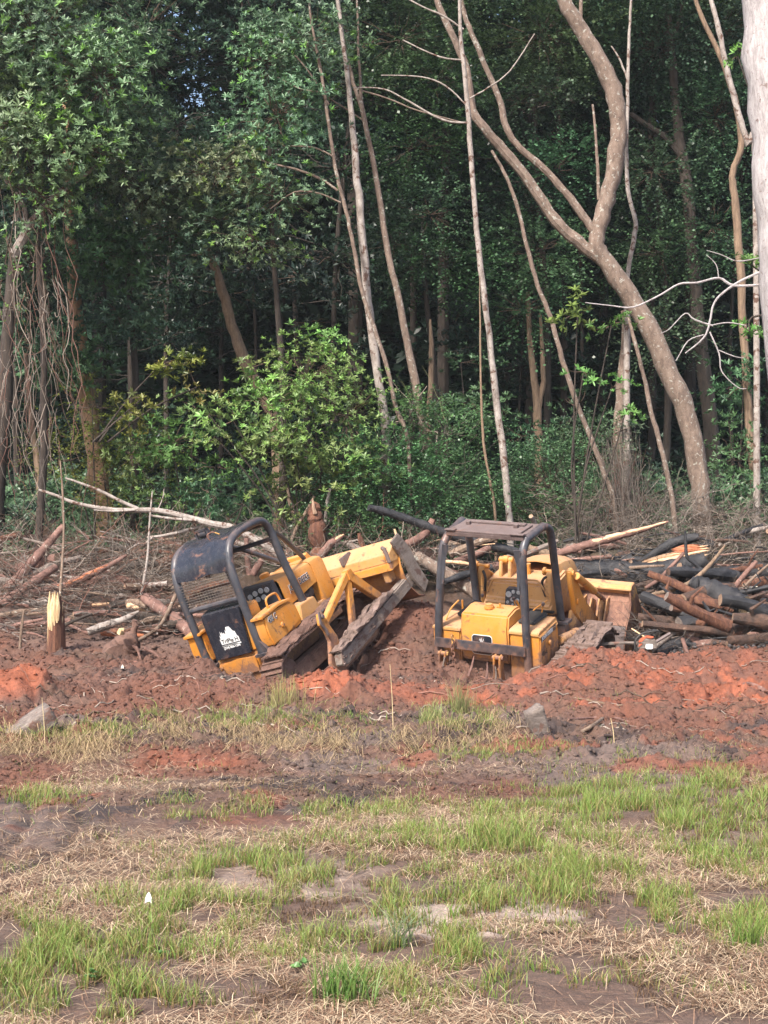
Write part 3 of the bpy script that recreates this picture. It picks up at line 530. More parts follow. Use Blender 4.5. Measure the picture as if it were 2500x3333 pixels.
# body between fenders and track frames
mb = MB(); mb.prism([(.10, .42), (.05, .83), (.86, .86), (1.02, .94), (1.36, 1.0), (1.40, .80), (1.3, .42)], 0, -.28, .56); mb.prism([(1.3, .40), (1.3, .78), (2.35, .76), (2.38, .42)], 0, -.26, .38); mb.box(.38, .56, .84, 1.30, .84, 1.0); mb.build('chassis', M['yellow_old'], dz, .012)
mb = MB(); mb.prism([(.16, .60), (.1, .84), (1.5, .88), (1.55, .66)], 0, .56, .62); mb.prism([(.95, .80), (1.05, 1.02), (1.45, 1.0), (1.5, .82)], 0, .50, .64); mb.build('side_skirt', M['yellow_old'], dz, .01)
loop = [(-.10, .12), (-.36, .30), (-.42, .50), (-.30, .68), (-.02, .74), (.9, .735), (1.9, .745), (2.22, .68), (2.38, .48), (2.30, .22), (2.1, .06), (1.0, .0), (.2, .02)]
for x0, x1 in ((.64, .98), (-.84, -.50)):
    mb = MB(); belt(mb, x0, x1, loop, .028, .04, .15); tk = mb.build('track', M['redmud'], dz); a_ = (x0 + x1) / 2
    for yy, zz, rr in ((-.1, .42, .26), (2.02, .40, .26)):
        mb = MB(); mb.cyl((a_ - .05, yy, zz), (a_ + .05, yy, zz), rr, 24); mb.build('wheel', M['redmud'], tk, .01)
    mb = MB(); mb.box(a_ - .08, a_ + .08, -.05, 2.0, .25, .48); mb.build('roller_frame', M['redmud'], tk, .02)
lump('mud_cake', [(.66, -.28, .775), (.99, -.28, .775), (.99, 2.0, .79), (.66, 2.0, .79)], M['redmud'], dz, 3, .10)
# push beam, blade, guard frame
mb = MB(); mb.prism([(.45, .22), (.52, .38), (1.6, .47), (3.02, .58), (3.10, .40), (1.7, .28), (.6, .18)], 0, 1.20, 1.34); pb = mb.build('push_arm', M['beam'], dz, .02)
lump('mud_cake', [(1.14, .5, .40), (1.36, .5, .40), (1.36, 2.3, .54), (1.14, 2.3, .54)], M['mud'], pb, 5, .11); lump('mud_cake', [(1.345, .45, .20), (1.345, .50, .36), (1.345, 1.5, .44), (1.345, 1.5, .30)], M['mud'], pb, 7, .06)
mb = MB(); mb.prism([(.5, .2), (.5, .38), (3.0, .56), (3.05, .38)], 0, -1.22, -1.10); mb.build('push_arm', M['beam'], dz, .02)
prof_b = [(2.98, 1.13), (2.90, 1.00), (2.80, .80), (2.77, .60), (2.82, .40), (2.95, .22), (3.12, .14)]
mb = MB(); mb.sheet([[(x, y_ + .0 * x, z) for x in np.linspace(-1.02, 1.34, 8)] for y_, z in prof_b], -.02); bl = mb.build('blade', M['yellow'], dz)
mb = MB(); mb.prism([(2.60, .90), (2.62, 1.02), (2.98, 1.15), (2.99, 1.12), (2.90, .98), (2.80, .86)], 0, -1.0, 1.33); mb.build('top_flange', M['yellow_old'], bl, .006)
mb = MB(); mb.prism([(2.56, .78), (2.58, .89), (2.84, .93), (2.82, .80)], 0, -.95, 1.32); mb.build('cross_channel', M['yellow'], bl, .008)
mb = MB(); mb.prism([(2.72, 1.16), (3.0, 1.2), (3.14, .95), (3.2, .6), (3.3, .30), (3.08, .2), (2.9, .5), (2.86, .8)], 0, 1.345, 1.385); mb.build('end_plate', M['beam'], bl, .01); mb = MB(); mb.prism([(2.55, .80), (2.60, 1.0), (2.80, 1.02), (2.84, .8)], 0, 1.23, 1.25); mb.build('gusset', M['yellow'], bl, .005)
mb = MB(); mb.tube([(1.24, 2.70, 1.06), (1.24, 2.66, 1.12), (1.30, 2.60, 1.12), (1.30, 2.60, .9)], .03, 10); mb.build('bracket', M['steel'], bl, .01); mb = MB(); mb.box(.5, .56, 2.60, 2.9, 1.02, 1.15); mb.build('lug', M['steel'], bl, .01)
mb = MB(); mb.box(1.10, 1.20, 2.6, 2.85, .60, .80); mb.build('tilt_link', M['yellow_old'], bl, .01)
gf = MB(); gf.hexa([(1.10, .60, .80), (1.19, .60, .80), (1.19, .72, .76), (1.10, .72, .76), (1.10, 1.62, 1.17), (1.19, 1.62, 1.17), (1.19, 1.74, 1.10), (1.10, 1.74, 1.10)])
gf.hexa([(1.12, 1.15, .34), (1.18, 1.15, .34), (1.18, 1.29, .34), (1.12, 1.29, .34), (1.12, 1.58, 1.10), (1.18, 1.58, 1.10), (1.18, 1.72, 1.10), (1.12, 1.72, 1.10)])
gf.hexa([(1.11, 2.18, .46), (1.20, 2.18, .46), (1.20, 2.32, .50), (1.11, 2.32, .50), (1.11, 1.62, 1.03), (1.20, 1.62, 1.03), (1.20, 1.74, 1.12), (1.11, 1.74, 1.12)])
gf.hexa([(1.10, 1.60, 1.04), (1.20, 1.60, 1.04), (1.20, 1.78, 1.04), (1.10, 1.78, 1.04), (1.10, 1.62, 1.18), (1.20, 1.62, 1.18), (1.20, 1.74, 1.18), (1.10, 1.74, 1.18)]); gff = gf.build('guard_frame', M['yellow'], dz, .008)
mb = MB(); mb.prism([(.60, .96), (.54, .82), (.60, .70), (.60, .55), (.42, .30), (.42, .05), (.70, .05), (.78, .36), (.80, .55), (.74, .72), (.72, .84)], 0, 1.13, 1.19); mb.build('bent_bracket', M['yellow'], gff, .008)
mb = MB(); mb.prism([(.56, .98), (.50, .84), (.56, .72), (.56, .64), (.60, .64), (.60, .72), (.55, .84), (.61, .98)], 0, 1.195, 1.215); mb.cyl((1.19, .62, .90), (1.23, .62, .90), .03, 10); mb.build('clevis', M['steel'], gff, .004)
# ---- upright crawler loader, right ----
ld = empty('crawler_loader'); ld.matrix_world = frame((.88, -.45, -.07), (.47, .84, .26), (.82, 0, 1.0), 1759, 2061, 20.)
tag(ld, 'yellow crawler loader seen from behind, sunk in mud, with flat rusty roof and front bucket', 'crawler loader')
mb = MB()
mb.tube(smooth_path([(-.745, -.03, .30), (-.70, -.03, 1.0), (-.635, -.02, 1.74), (-.605, -.01, 2.0), (-.585, .04, 2.17), (-.56, .16, 2.27)]), .058, 14)
mb.tube(smooth_path([(.645, -.03, .35), (.625, -.03, 1.0), (.605, -.02, 1.80), (.60, -.01, 2.03), (.60, .04, 2.17), (.60, .14, 2.27)]), .058, 14)
mb.tube([(.60, .12, 2.262), (.62, .45, 2.30), (.64, .66, 2.32)], .058, 14); mb.tube([(-.56, .12, 2.262), (-.58, .45, 2.30), (-.60, .66, 2.32)], .058, 14)
mb.tube(smooth_path([(.64, .64, 2.32), (.66, .76, 2.27), (.67, .84, 2.15), (.68, .94, 1.6), (.70, 1.06, .86)]), .055, 14)
mb.tube(smooth_path([(-.60, .64, 2.32), (-.61, .76, 2.27), (-.615, .86, 2.15), (-.62, .98, 1.6), (-.62, 1.07, .95)]), .055, 14)
mb.box(.58, .82, .98, 1.18, .80, .84); mb.box(.60, .78, 1.0, 1.14, .60, .80)
cage = mb.build('roll_cage', M['black'], ld)
mb = MB(); mb.sheet([[(.50, -.075, 2.16), (.60, -.075, 2.17)], [(.52, -.03, 1.95), (.58, -.03, 1.95)], [(.54, -.08, 1.6), (.57, -.08, 1.6)]], .01); mb.build('gusset', M['black'], cage)
mb = MB(); mb.sheet([[(-.56, -.075, 2.17), (-.46, -.075, 2.16)], [(-.58, -.06, 1.95), (-.53, -.05, 1.95)], [(-.60, -.08, 1.6), (-.57, -.08, 1.6)]], .01); mb.build('gusset', M['black'], cage)
mb = MB(); mb.box(-.72, .64, -.125, -.095, .675, .815); mb.build('crossbar', M['black'], cage, .006)
mb = MB(); mb.cyl((-.79, -.10, .385), (-.69, -.10, .385), .055, 16); mb.build('pin', M['yellow'], cage, .008)
mb = MB(); mb.box(-.81, -.79, -.17, .0, .30, .46); mb.box(-.69, -.67, -.17, .0, .30, .46); mb.box(-.81, -.67, -.02, .0, .30, .46); mb.build('clevis', M['black'], cage, .01)
mb = MB(); mb.box(-.56, .60, .06, .70, 2.315, 2.335); mb.box(-.56, .60, .05, .08, 2.26, 2.315); rf = mb.build('roof', M['rustred'], ld, .006)
mb = MB(); mb.box(-.44, .42, .50, .62, 2.338, 2.36); mb.box(-.42, -.36, .40, .46, 2.337, 2.38); mb.box(.30, .36, .40, .46, 2.337, 2.38); mb.box(-.58, -.42, .03, .12, 2.338, 2.352); mb.box(.40, .60, .03, .12, 2.338, 2.352); mb.box(.50, .53, .10, .55, 2.338, 2.36); mb.build('bracket', M['rustred'], rf, .004)
# tank
mb = MB(); mb.prism([(.03, .48), (.0, .52), (-.015, .98), (.03, 1.17), (.30, 1.215), (.46, 1.20), (.50, .90), (.50, .48)], 0, -.375, .345); tk = mb.build('fuel_tank', M['yellow'], ld, .025)
mb = MB(); mb.cyl((-.03, .22, 1.20), (-.03, .22, 1.25), .07, 18); mb.cyl((-.03, .22, 1.25), (-.03, .22, 1.27), .055, 18); mb.box(.10, .13, .25, .28, 1.2, 1.28); mb.box(.06, .18, .25, .27, 1.21, 1.23); mb.build('filler_cap', M['yellow'], tk, .008)
def rrect(x0, x1, z0, z1, r):
    out = []
    for cx, cz, a in ((x1 - r, z1 - r, 0), (x0 + r, z1 - r, 90), (x0 + r, z0 + r, 180), (x1 - r, z0 + r, 270)):
        out += [(cx + r * math.cos(R(a + k * 22.5)), cz + r * math.sin(R(a + k * 22.5))) for k in range(5)]
    return out
mb = MB(); mb.prism(rrect(-.205, .105, .600, .885, .045), 1, -.020, -.013); b0 = mb.build('badge_rim', M['white'], tk, smooth=False)
mb = MB(); mb.prism(rrect(-.198, .098, .607, .878, .04), 1, -.023, -.018); bd = mb.build('badge', M['black_gloss'], b0, smooth=False)
mb = MB(); o_ = (-.15, .63); s_ = .2
deer = [(.38, .62), (.30, .66), (.26, .62), (.38, .54), (.36, .44), (.20, .40), (.12, .26), (.16, .24), (.26, .34), (.42, .34), (.50, .12), (.55, .12), (.52, .34), (.86, .40), (1.0, .14), (1.05, .16), (.98, .44), (1.06, .48), (1.04, .60), (.98, .54), (.62, .54), (.50, .62), (.52, .72), (.44, .70)]
P_ = [(o_[0] + a * s_, o_[1] + b * s_) for a, b in deer]; mb.prism(P_, 1, -.0255, -.0235)
for a, b in [((.46, .70), (.30, .98)), ((.46, .72), (.48, 1.08)), ((.50, .70), (.66, 1.04)), ((.40, .84), (.24, .84)), ((.58, .88), (.70, .86)), ((.40, .88), (.38, 1.02))]:
    mb.prism([(o_[0] + (a[0] - .02) * s_, o_[1] + a[1] * s_), (o_[0] + (a[0] + .025) * s_, o_[1] + a[1] * s_), (o_[0] + (b[0] + .01) * s_, o_[1] + b[1] * s_), (o_[0] + (b[0] - .01) * s_, o_[1] + b[1] * s_)], 1, -.0255, -.0235)
mb.build('emblem', M['white'], b0, smooth=False)
# fenders
mb = MB(); mb.prism([(.0, .30), (.0, .965), (.60, .995), (.66, .80), (.64, .30)], 0, .365, .815); fr = mb.build('fender', M['yellow'], ld, .015)
mb = MB(); mb.prism([(-.02, .945), (-.02, .985), (.03, 1.01), (.60, 1.04), (.64, 1.02), (.62, .99), (.0, .97)], 0, .355, .80); mb.build('top_plate', M['yellow_old'], fr, .006)
mb = MB(); mb.hexa([(.80, -.02, .945), (.822, -.02, .935), (.822, .63, .93), (.80, .63, .99), (.78, -.02, 1.0), (.80, -.02, .95), (.80, .63, 1.0), (.78, .63, 1.04)]); mb.build('edge_lip', M['yellow_old'], fr)
mb = MB(); mb.prism([(.03, .855), (.03, .935), (.55, .965), (.55, .885)], 0, .816, .820); nb = mb.build('name_strip', M['black_gloss'], fr, smooth=False)
text('lettering', 'JOHN DEERE', nb, (.8215, .05, .872), (0, 1, .05), (0, 0, 1), .078, M['white'], .88, .002, .001)
text('lettering', '455-E', fr, (.8175, .05, .64), (0, 1, .03), (0, 0, 1), .10, M['ink'], .8, .002, .001)
mb = MB(); mb.prism([(.36, .50), (.36, .85), (.62, .88), (.63, .52)], 0, .816, .822); mb.build('side_door', M['yellow'], fr, .003)
mb = MB(); mb.cyl((.816, .30, .77), (.85, .30, .77), .04, 16); mb.build('latch', M['yellow'], fr, .008)
mb = MB(); mb.prism([(.0, .40), (.0, .905), (.60, .94), (.66, .80), (.64, .30)], 0, -.81, -.385); fl = mb.build('fender', M['yellow'], ld, .02)
mb = MB(); mb.prism([(-.015, .90), (-.015, .94), (.60, .985), (.62, .95)], 0, -.815, -.38); mb.build('top_plate', M['yellow_old'], fl, .006)
mb = MB(); mb.hexa([(-.62, .35, .99), (-.38, .35, .99), (-.38, .78, 1.0), (-.55, .78, 1.0), (-.60, .38, 1.05), (-.38, .38, 1.05), (-.38, .78, 1.12), (-.53, .78, 1.12)]); mb.build('seat_cushion', M['rubber'], ld, .02)
mb = MB(); mb.hexa([(.38, .2, 1.03), (.66, .2, 1.03), (.70, .6, 1.05), (.40, .6, 1.05), (.40, .22, 1.08), (.64, .22, 1.08), (.68, .6, 1.11), (.42, .6, 1.11)]); mb.build('seat_cushion', M['rubber'], ld, .02)
mb = MB(); mb.tube(smooth_path([(-.72, .2, .93), (-.70, .35, 1.08), (-.66, .55, 1.16)]), .012, 6); mb.tube([(-.60, .55, 1.0), (-.60, .55, 1.17)], .014, 6); mb.build('grab_handle', M['yellow'], fl)
# cowl and dash
mb = MB(); mb.prism([(1.02, .90), (1.02, 1.00), (1.10, 1.06), (1.16, 1.30), (1.75, 1.38), (1.9, 1.0), (1.9, .7)], 0, -.50, .55)
cw = mb.build('cowl', M['yellow_old'], ld, .03)
mb = MB(); mb.box(-.60, .62, .96, 1.02, .955, .985); mb.build('cowl_seal', M['rubber'], cw, .006)
mb = MB(); mb.hexa([(-.155, .995, .97), (.12, .995, .97), (.12, 1.12, .97), (-.155, 1.12, .97), (-.15, 1.055, 1.23), (.125, 1.055, 1.23), (.125, 1.16, 1.25), (-.15, 1.16, 1.25)]); ds = mb.build('dashboard', M['black'], ld, .02)
for x, z, r_ in [(-.09, 1.16, .045), (-.02, 1.20, .028), (.06, 1.195, .03), (-.03, 1.09, .028), (.05, 1.08, .034), (-.10, 1.05, .022), (-.02, 1.02, .016), (.03, 1.01, .016)]:
    y_ = .995 + (z - .97) * .23; mb = MB(); mb.cyl((x, y_, z), (x, y_ - .018, z), r_, 16); mb.build('gauge', M['glass'], ds, .003)
for x, y_, z, dx in [(-.42, .86, .96, .0), (.28, .80, .98, -.03), (.60, .55, 1.03, .05), (.10, .86, .96, -.03)]:
    mb = MB(); mb.tube([(x, y_, z), (x + dx * .5, y_, z + .10), (x + dx, y_ - .02, z + .20)], .008, 6); lv = mb.build('lever', M['yellow'], ld); mb = MB(); mb.tube([(x + dx, y_ - .02, z + .18), (x + dx, y_ - .02, z + .195), (x + dx, y_ - .02, z + .225), (x + dx, y_ - .02, z + .235)], [.012, .026, .024, .006], 12); mb.build('knob', M['rustred'], lv)
mb = MB(); mb.tube(smooth_path([(-.44, 1.08, 1.16), (-.34, 1.04, 1.34), (-.28, 1.04, 1.37), (.25, 1.04, 1.40), (.38, 1.05, 1.37), (.50, 1.08, 1.15)]), .015, 8); mb.build('hand_rail', M['yellow_old'], ld)
mb = MB(); mb.tube([(.40, .72, 1.04), (.46, .74, 1.1), (.60, .82, 1.2)], .012, 6); mb.tube([(.16, .90, .96), (.10, .86, 1.14)], .018, 6); mb.build('foot_pedal', M['yellow'], ld)
# hood
mb = MB(); rows = [section(1.55, 1.52, 1.2, .34, .14, .12), section(1.9, 1.50, 1.2, .34, .14, .12), section(2.2, 1.44, 1.0, .34, .14, .12), section(2.3, 1.36, 1.0, .33, .14, .1)]; mb.sheet(rows, .015); mb.box(-.16, .44, 1.58, 2.26, .8, 1.34); mb.build('hood', M['yellow_old'], ld)
mb = MB(); mb.cyl((.02, 1.5, 1.34), (.02, 1.5, 1.50), .045, 14); mb.build('air_stack', M['yellow'], ld)
# loader towers, arms and rollers
for sx, x0 in ((1, .50), (-1, -.56)):
    mb = MB(); mb.prism([(1.10, .95), (1.08, 1.35), (1.14, 1.50), (1.26, 1.50), (1.36, 1.34), (1.50, .95)], 0, x0 - .045, x0 + .045); tw = mb.build('tower', M['yellow_old'], ld, .01)
    mb = MB(); mb.cyl((x0 - .1, 1.20, 1.50), (x0 + .1, 1.20, 1.50), .035, 12); mb.cyl((x0 - .11, 1.20, 1.50), (x0 - .07, 1.20, 1.50), .06, 14); mb.build('pivot', M['yellow'], tw, .006)
    mb = MB(); mb.tube(smooth_path([(x0 - .05 * sx, 1.12, 1.15), (x0 - .09 * sx, 1.08, 1.35), (x0 - .04 * sx, 1.12, 1.44), (x0 + .0, 1.2, 1.35)]), .02, 8); mb.build('hydraulic_hose', M['rubber'], ld)
for x0 in (-.34, -.20):
    mb = MB(); mb.prism([(1.30, 1.25), (1.34, 1.52), (1.38, 1.60), (1.46, 1.60), (1.52, 1.50), (1.70, 1.22)], 0, x0 - .025, x0 + .025); lk = mb.build('tilt_link', M['yellow_old'], ld, .01)
mb = MB(); mb.cyl((-.38, 1.40, 1.56), (-.16, 1.40, 1.56), .045, 14); mb.cyl((-.31, 1.40, 1.56), (-.23, 1.40, 1.56), .065, 14); mb.build('roller', M['yellow'], ld, .006)
for sx, x0 in ((1, .78), (-1, -.72)):
    mb = MB(); mb.prism([(1.18, 1.40), (1.18, 1.53), (1.26, 1.57), (1.34, 1.50), (1.52, 1.20), (1.70, .98), (2.20, .55), (2.28, .34), (2.10, .30), (1.60, .60), (1.34, .86), (1.28, 1.1)], 0, x0 - .035, x0 + .035); am = mb.build('loader_arm', M['yellow'], ld, .012)
    mb = MB(); mb.cyl((x0 - .06, 1.25, 1.49), (x0 + .06, 1.25, 1.49), .045, 14); mb.cyl((x0 + .02, 1.42, 1.02), (x0 + .055, 1.42, 1.02), .05, 14); mb.build('pin', M['yellow'], am, .006)
    mb = MB(); mb.tube([(x0 + .07, 1.30, 1.44), (x0 + .09, 1.95, 1.02)], .055, 14); hc = mb.build('hydraulic_cylinder', M['yellow'], ld, .006); mb = MB(); mb.tube([(x0 + .09, 1.95, 1.02), (x0 + .10, 2.32, .78)], .035, 12); mb.build('piston_rod', M['rusty'], hc)
mb = MB(); mb.hexa([(.72, 1.10, .45), (.76, 1.10, .45), (.82, 1.75, .38), (.78, 1.75, .38), (.72, 1.30, .92), (.76, 1.30, .92), (.80, 1.50, .86), (.76, 1.50, .86)]); mb.build('side_plate', M['yellow_old'], ld, .01)
mb = MB(); mb.tube([(.80, .70, .66), (.86, 1.18, .62)], .07, 14); mb.cyl((.85, 1.12, .62), (.87, 1.22, .61), .085, 14); mb.build('lift_cylinder', M['yellow_old'], ld, .01)
mb = MB(); mb.prism([(.10, .0), (.10, .45), (.9, .95), (1.2, .92), (2.3, .70), (2.3, .1)], 0, -.36, .50); mb.build('chassis', M['redmud'], ld, .02)
# tracks
loop = [(-.02, .0), (-.12, .25), (.02, .46), (.5, .58), (1.3, .60), (1.62, .52), (1.72, .30), (1.58, .08), (1.3, -.02), (.6, -.05)]
for x0, x1 in ((.88, 1.27), (-1.16, -.80)):
    mb = MB(); belt(mb, x0, x1, loop, .028, .035, .16); tr = mb.build('track', M['mud'], ld); a_ = (x0 + x1) / 2
    for yy, zz, rr in ((.15, .25, .20), (1.42, .28, .24)):
        mb = MB(); mb.cyl((a_ - .05, yy, zz), (a_ + .05, yy, zz), rr, 22); mb.build('wheel', M['mud'], tr, .01)
lump('mud_cake', [(.86, -.12, .44), (1.29, -.12, .44), (1.29, 1.6, .67), (.86, 1.6, .67)], M['mud'], ld, 8, .11); lump('mud_cake', [(.86, 1.45, .68), (1.29, 1.45, .67), (1.31, 1.76, .44), (.86, 1.76, .44)], M['mud'], ld, 9, .06)
# bucket
X0, X1 = -.62, 1.25; pb_ = [(2.36, .96), (2.52, .99), (2.50, .80), (2.44, .72), (2.36, .56), (2.22, .42), (2.13, .24), (2.12, .06), (2.22, -.08), (2.5, -.16), (3.2, -.16)]
mb = MB(); mb.sheet([[(x, y_, z) for x in np.linspace(X0, X1, 6)] for y_, z in pb_[3:6]], .02); mb.sheet([[(x, y_, z) for x in np.linspace(X0, X1, 6)] for y_, z in pb_[1:4]], .02); bk = mb.build('bucket', M['rusty'], ld)
mb = MB(); mb.sheet([[(x, y_, z) for x in np.linspace(X0, X1, 6)] for y_, z in pb_[5:]], .02); mb.build('bucket_floor', M['steel'], bk)
mb = MB(); mb.prism([(2.40, .93), (2.44, .99), (2.58, 1.01), (2.58, .84), (2.52, .82), (2.46, .86)], 0, X0, X1 + .02); mb.build('spill_lip', M['yellow_old'], bk, .008)
for x in (X0, X1):
    mb = MB(); mb.prism([(2.42, .95), (2.60, 1.0), (3.25, -.14), (2.5, -.17), (2.22, -.09), (2.11, .05), (2.12, .24), (2.21, .42), (2.35, .56), (2.43, .72)], 0, x - .015, x + .015); mb.build('side_plate', M['rusty'], bk, .005)
for x in (.42, .56, .80, .92):
    mb = MB(); mb.prism([(2.14, .26), (2.08, .32), (2.32, .78), (2.44, .80), (2.38, .56), (2.24, .42)], 0, x - .012, x + .012); mb.build('rib', M['yellow_old'], bk, .004)
mb = MB(); mb.prism([(2.1, .20), (2.12, .66), (2.24, .82), (2.40, .74), (2.3, .3)], 0, .70, .725); mb.prism([(2.1, .20), (2.12, .66), (2.24, .82), (2.40, .74), (2.3, .3)], 0, .86, .885); mb.build('hinge_lug', M['yellow_old'], bk, .006)
# rear drawbar lugs, chain and cable
for x0, h in ((-.56, .66), (.27, .69)):
    mb = MB(); mb.prism([(-.26, .16), (-.30, .56), (-.28, h), (-.20, h + .02), (-.16, h - .04), (-.17, .5), (-.10, .16)], 0, x0 - .045, x0 - .02); mb.prism([(-.26, .16), (-.30, .56), (-.28, h), (-.20, h + .02), (-.16, h - .04), (-.17, .5), (-.10, .16)], 0, x0 + .04, x0 + .065); mb.box(x0 - .02, x0 + .04, -.24, -.16, .35, .5); lg = mb.build('rear_lug', M['yellow'], ld, .008)
    mb = MB(); mb.cyl((x0 - .07, -.23, h - .03), (x0 + .09, -.23, h - .03), .032, 12); mb.build('pin', M['rusty'], lg)
mb = MB(); q = [(-.44, -.16, .84), (-.42, -.17, .78)]
for i in range(13):
    z = .86 - i * .05; x = -.43 + .012 * math.sin(i * 1.3); a = i % 2; P2 = []
    for k in range(11): th = 2 * math.pi * k / 10; P2.append((x + (.022 * math.cos(th) if a else .004 * math.cos(th)), -.17 + (.0 if a else .022 * math.cos(th)), z + .036 * math.sin(th)))
    mb.tube(P2, .008, 5, False)
mb.build('chain', M['rusty'], ld)
mb = MB(); mb.tube(smooth_path([(-.50, -.30, .60), (-.53, -.34, .40), (-.50, -.38, .26), (-.36, -.40, .20), (-.1, -.42, .22), (.12, -.40, .22), (.22, -.36, .26), (.27, -.30, .40), (.26, -.28, .55)]), .010, 6)
mb.tube(smooth_path([(-.45, -.38, .25), (-.3, -.38, .30), (-.05, -.40, .29), (.15, -.38, .24), (.24, -.38, .2)]), .010, 6); mb.build('cable', M['wood_gray'], ld)
# ---------------- vegetation builders ----------------
def leaves(base, d, nrm, ln, wd, col, detail=True):
    """base (n,3), d unit direction, nrm unit-ish normal -> V, Q, C of folded, drooping leaf blades"""
    n = len(base); s = np.cross(d, nrm); s /= np.linalg.norm(s, axis=1, keepdims=True) + 1e-9; up = np.cross(s, d); ln = ln[:, None]; wd = wd[:, None]
    tip = base + d * ln - up * ln * .12
    if detail:
        a = base + d * ln * .38; b = base + d * ln * .72 - up * ln * .04; f = up * wd * .35
        V = np.stack([base, a + s * wd + f, b + s * wd * .85 + f, tip, b - s * wd * .85 + f, a - s * wd + f], 1)
        q = np.array([[0, 1, 2, 3], [0, 3, 4, 5]]); k = 6
    else:
        a = base + d * ln * .5; V = np.stack([base, a + s * wd, tip, a - s * wd], 1); q = np.array([[0, 1, 2, 3]]); k = 4
    Qd = (np.arange(n) * k)[:, None, None] + q[None]; return V.reshape(-1, 3), Qd.reshape(-1, 4), np.repeat(col, k, 0)
def unit(v): return v / (np.linalg.norm(v, axis=-1, keepdims=True) + 1e-9)
def rosettes(P, ax, ln, col, nl=9, detail=True, wide=.135):
    """whorls of leaves at points P round axes ax"""
    n = len(P); t = unit(np.cross(ax, rng.normal(size=(n, 3)))); b = np.cross(ax, t)
    k = np.arange(nl)[None] * (2 * np.pi / nl) + rng.uniform(-.35, .35, (n, nl)); el = rng.uniform(.05, 1.15, (n, nl))
    d = (t[:, None] * np.cos(k)[..., None] + b[:, None] * np.sin(k)[..., None]) * np.cos(el)[..., None] + ax[:, None] * np.sin(el)[..., None]
    d = d.reshape(-1, 3); base = np.repeat(P, nl, 0); N = np.repeat(ax, nl, 0); L = np.repeat(ln, nl) * rng.uniform(.7, 1.15, n * nl)
    c = np.repeat(col, nl, 0) * rng.uniform(.8, 1.22, (n * nl, 1)); keep = rng.random(n * nl) < .93
    return leaves(base[keep], unit(d[keep]), N[keep], L[keep], (L * wide * rng.uniform(.8, 1.2, n * nl))[keep], c[keep], detail)
def sprays(P, ax, ln, col, nl=12, detail=False, size=.035):
    """fine-leaved twigs: small leaves set along an arching shoot of length ln"""
    n = len(P); t = np.linspace(.1, 1, nl); side = np.where(np.arange(nl) % 2, 1, -1); h = unit(np.cross(ax, np.array([0, 0, 1.]) + rng.normal(0, .3, (n, 3))))
    C_ = P[:, None] + ax[:, None] * (t[None, :, None] * ln[:, None, None]) - np.array([0, 0, 1.]) * (t ** 2)[None, :, None] * ln[:, None, None] * .35
    d = unit(h[:, None] * side[None, :, None] + ax[:, None] * .7 + rng.normal(0, .3, (n, nl, 3))).reshape(-1, 3); L = rng.uniform(.7, 1.3, n * nl) * size
    nn = unit(np.array([0, 0, 1.]) + rng.normal(0, .4, (n * nl, 3))); return leaves(C_.reshape(-1, 3), d, nn, L, L * .42, np.repeat(col, nl, 0) * rng.uniform(.75, 1.3, (n * nl, 1)), detail)
def polytube(paths, n=4):
    """many thin tapering tubes in one mesh. paths: list of (points (m,3), r0, r1, colour)"""
    Vs, Qs, Cs = [], [], []; o = 0
    for P, r0, r1, c in paths:
        P = np.asarray(P, float); m = len(P); T = np.gradient(P, axis=0); T = unit(T); u = unit(np.cross(T, np.array([.31, .52, .8]))); w_ = np.cross(T, u); r_ = np.linspace(r0, r1, m)[:, None]
        a = np.arange(n) * 2 * np.pi / n; ring = P[:, None] + (u[:, None] * np.cos(a)[None, :, None] + w_[:, None] * np.sin(a)[None, :, None]) * r_[:, None]
        Vs.append(ring.reshape(-1, 3)); i = np.arange(m - 1)[:, None] * n; k = np.arange(n)[None]
        Qs.append((np.stack([i + k, i + (k + 1) % n, i + n + (k + 1) % n, i + n + k], -1) + o).reshape(-1, 4)); Cs.append(np.repeat(np.array([c]), m * n, 0)); o += m * n
    return np.concatenate(Vs), np.concatenate(Qs), np.concatenate(Cs)
def wander(a, b, k=6, amp=.05, sag=0.0):
    a, b = np.asarray(a, float), np.asarray(b, float); t = np.linspace(0, 1, k)[:, None]; L = np.linalg.norm(b - a); j = np.cumsum(rng.normal(0, amp * L / k ** .5, (k, 3)), 0); j -= t * j[-1]; j[0] = 0
    return a + (b - a) * t + j - np.array([0, 0, 1.]) * sag * 4 * t * (1 - t)
TW = {'brown': (.075, .048, .034), 'grey': (.15, .125, .108), 'dark': (.035, .027, .022), 'pale': (.25, .205, .17), 'red': (.14, .068, .05), 'green': (.10, .11, .05), 'black': (.018, .017, .018)}
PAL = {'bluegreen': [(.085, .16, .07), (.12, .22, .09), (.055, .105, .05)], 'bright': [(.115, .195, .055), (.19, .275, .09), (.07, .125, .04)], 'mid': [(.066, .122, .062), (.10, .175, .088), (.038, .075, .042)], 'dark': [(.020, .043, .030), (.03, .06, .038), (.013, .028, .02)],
       'blue': [(.15, .23, .135), (.22, .32, .185), (.085, .135, .085)], 'yellow': [(.13, .17, .035), (.20, .22, .05), (.08, .11, .03)], 'fresh': [(.13, .26, .06), (.18, .33, .08), (.09, .17, .045)]}
HOLE = [(650, 210, 95, 110), (560, 60, 130, 60), (655, 330, 90, 40), (1640, 60, 90, 50), (330, 25, 60, 30)]                                # gaps where the sky shows between crowns
def open_sky(P, k=1.0):
    px = CX + P[:, 0] / P[:, 1] * F; py = HY - (P[:, 2] - EYE) / P[:, 1] * F; q = 0
    for cx, cy, rx, ry in HOLE: q = np.maximum(q, np.exp(-(((px - cx) / rx) ** 2 + ((py - cy) / ry) ** 2) ** 1.5))
    return rng.random(len(P)) < q * k
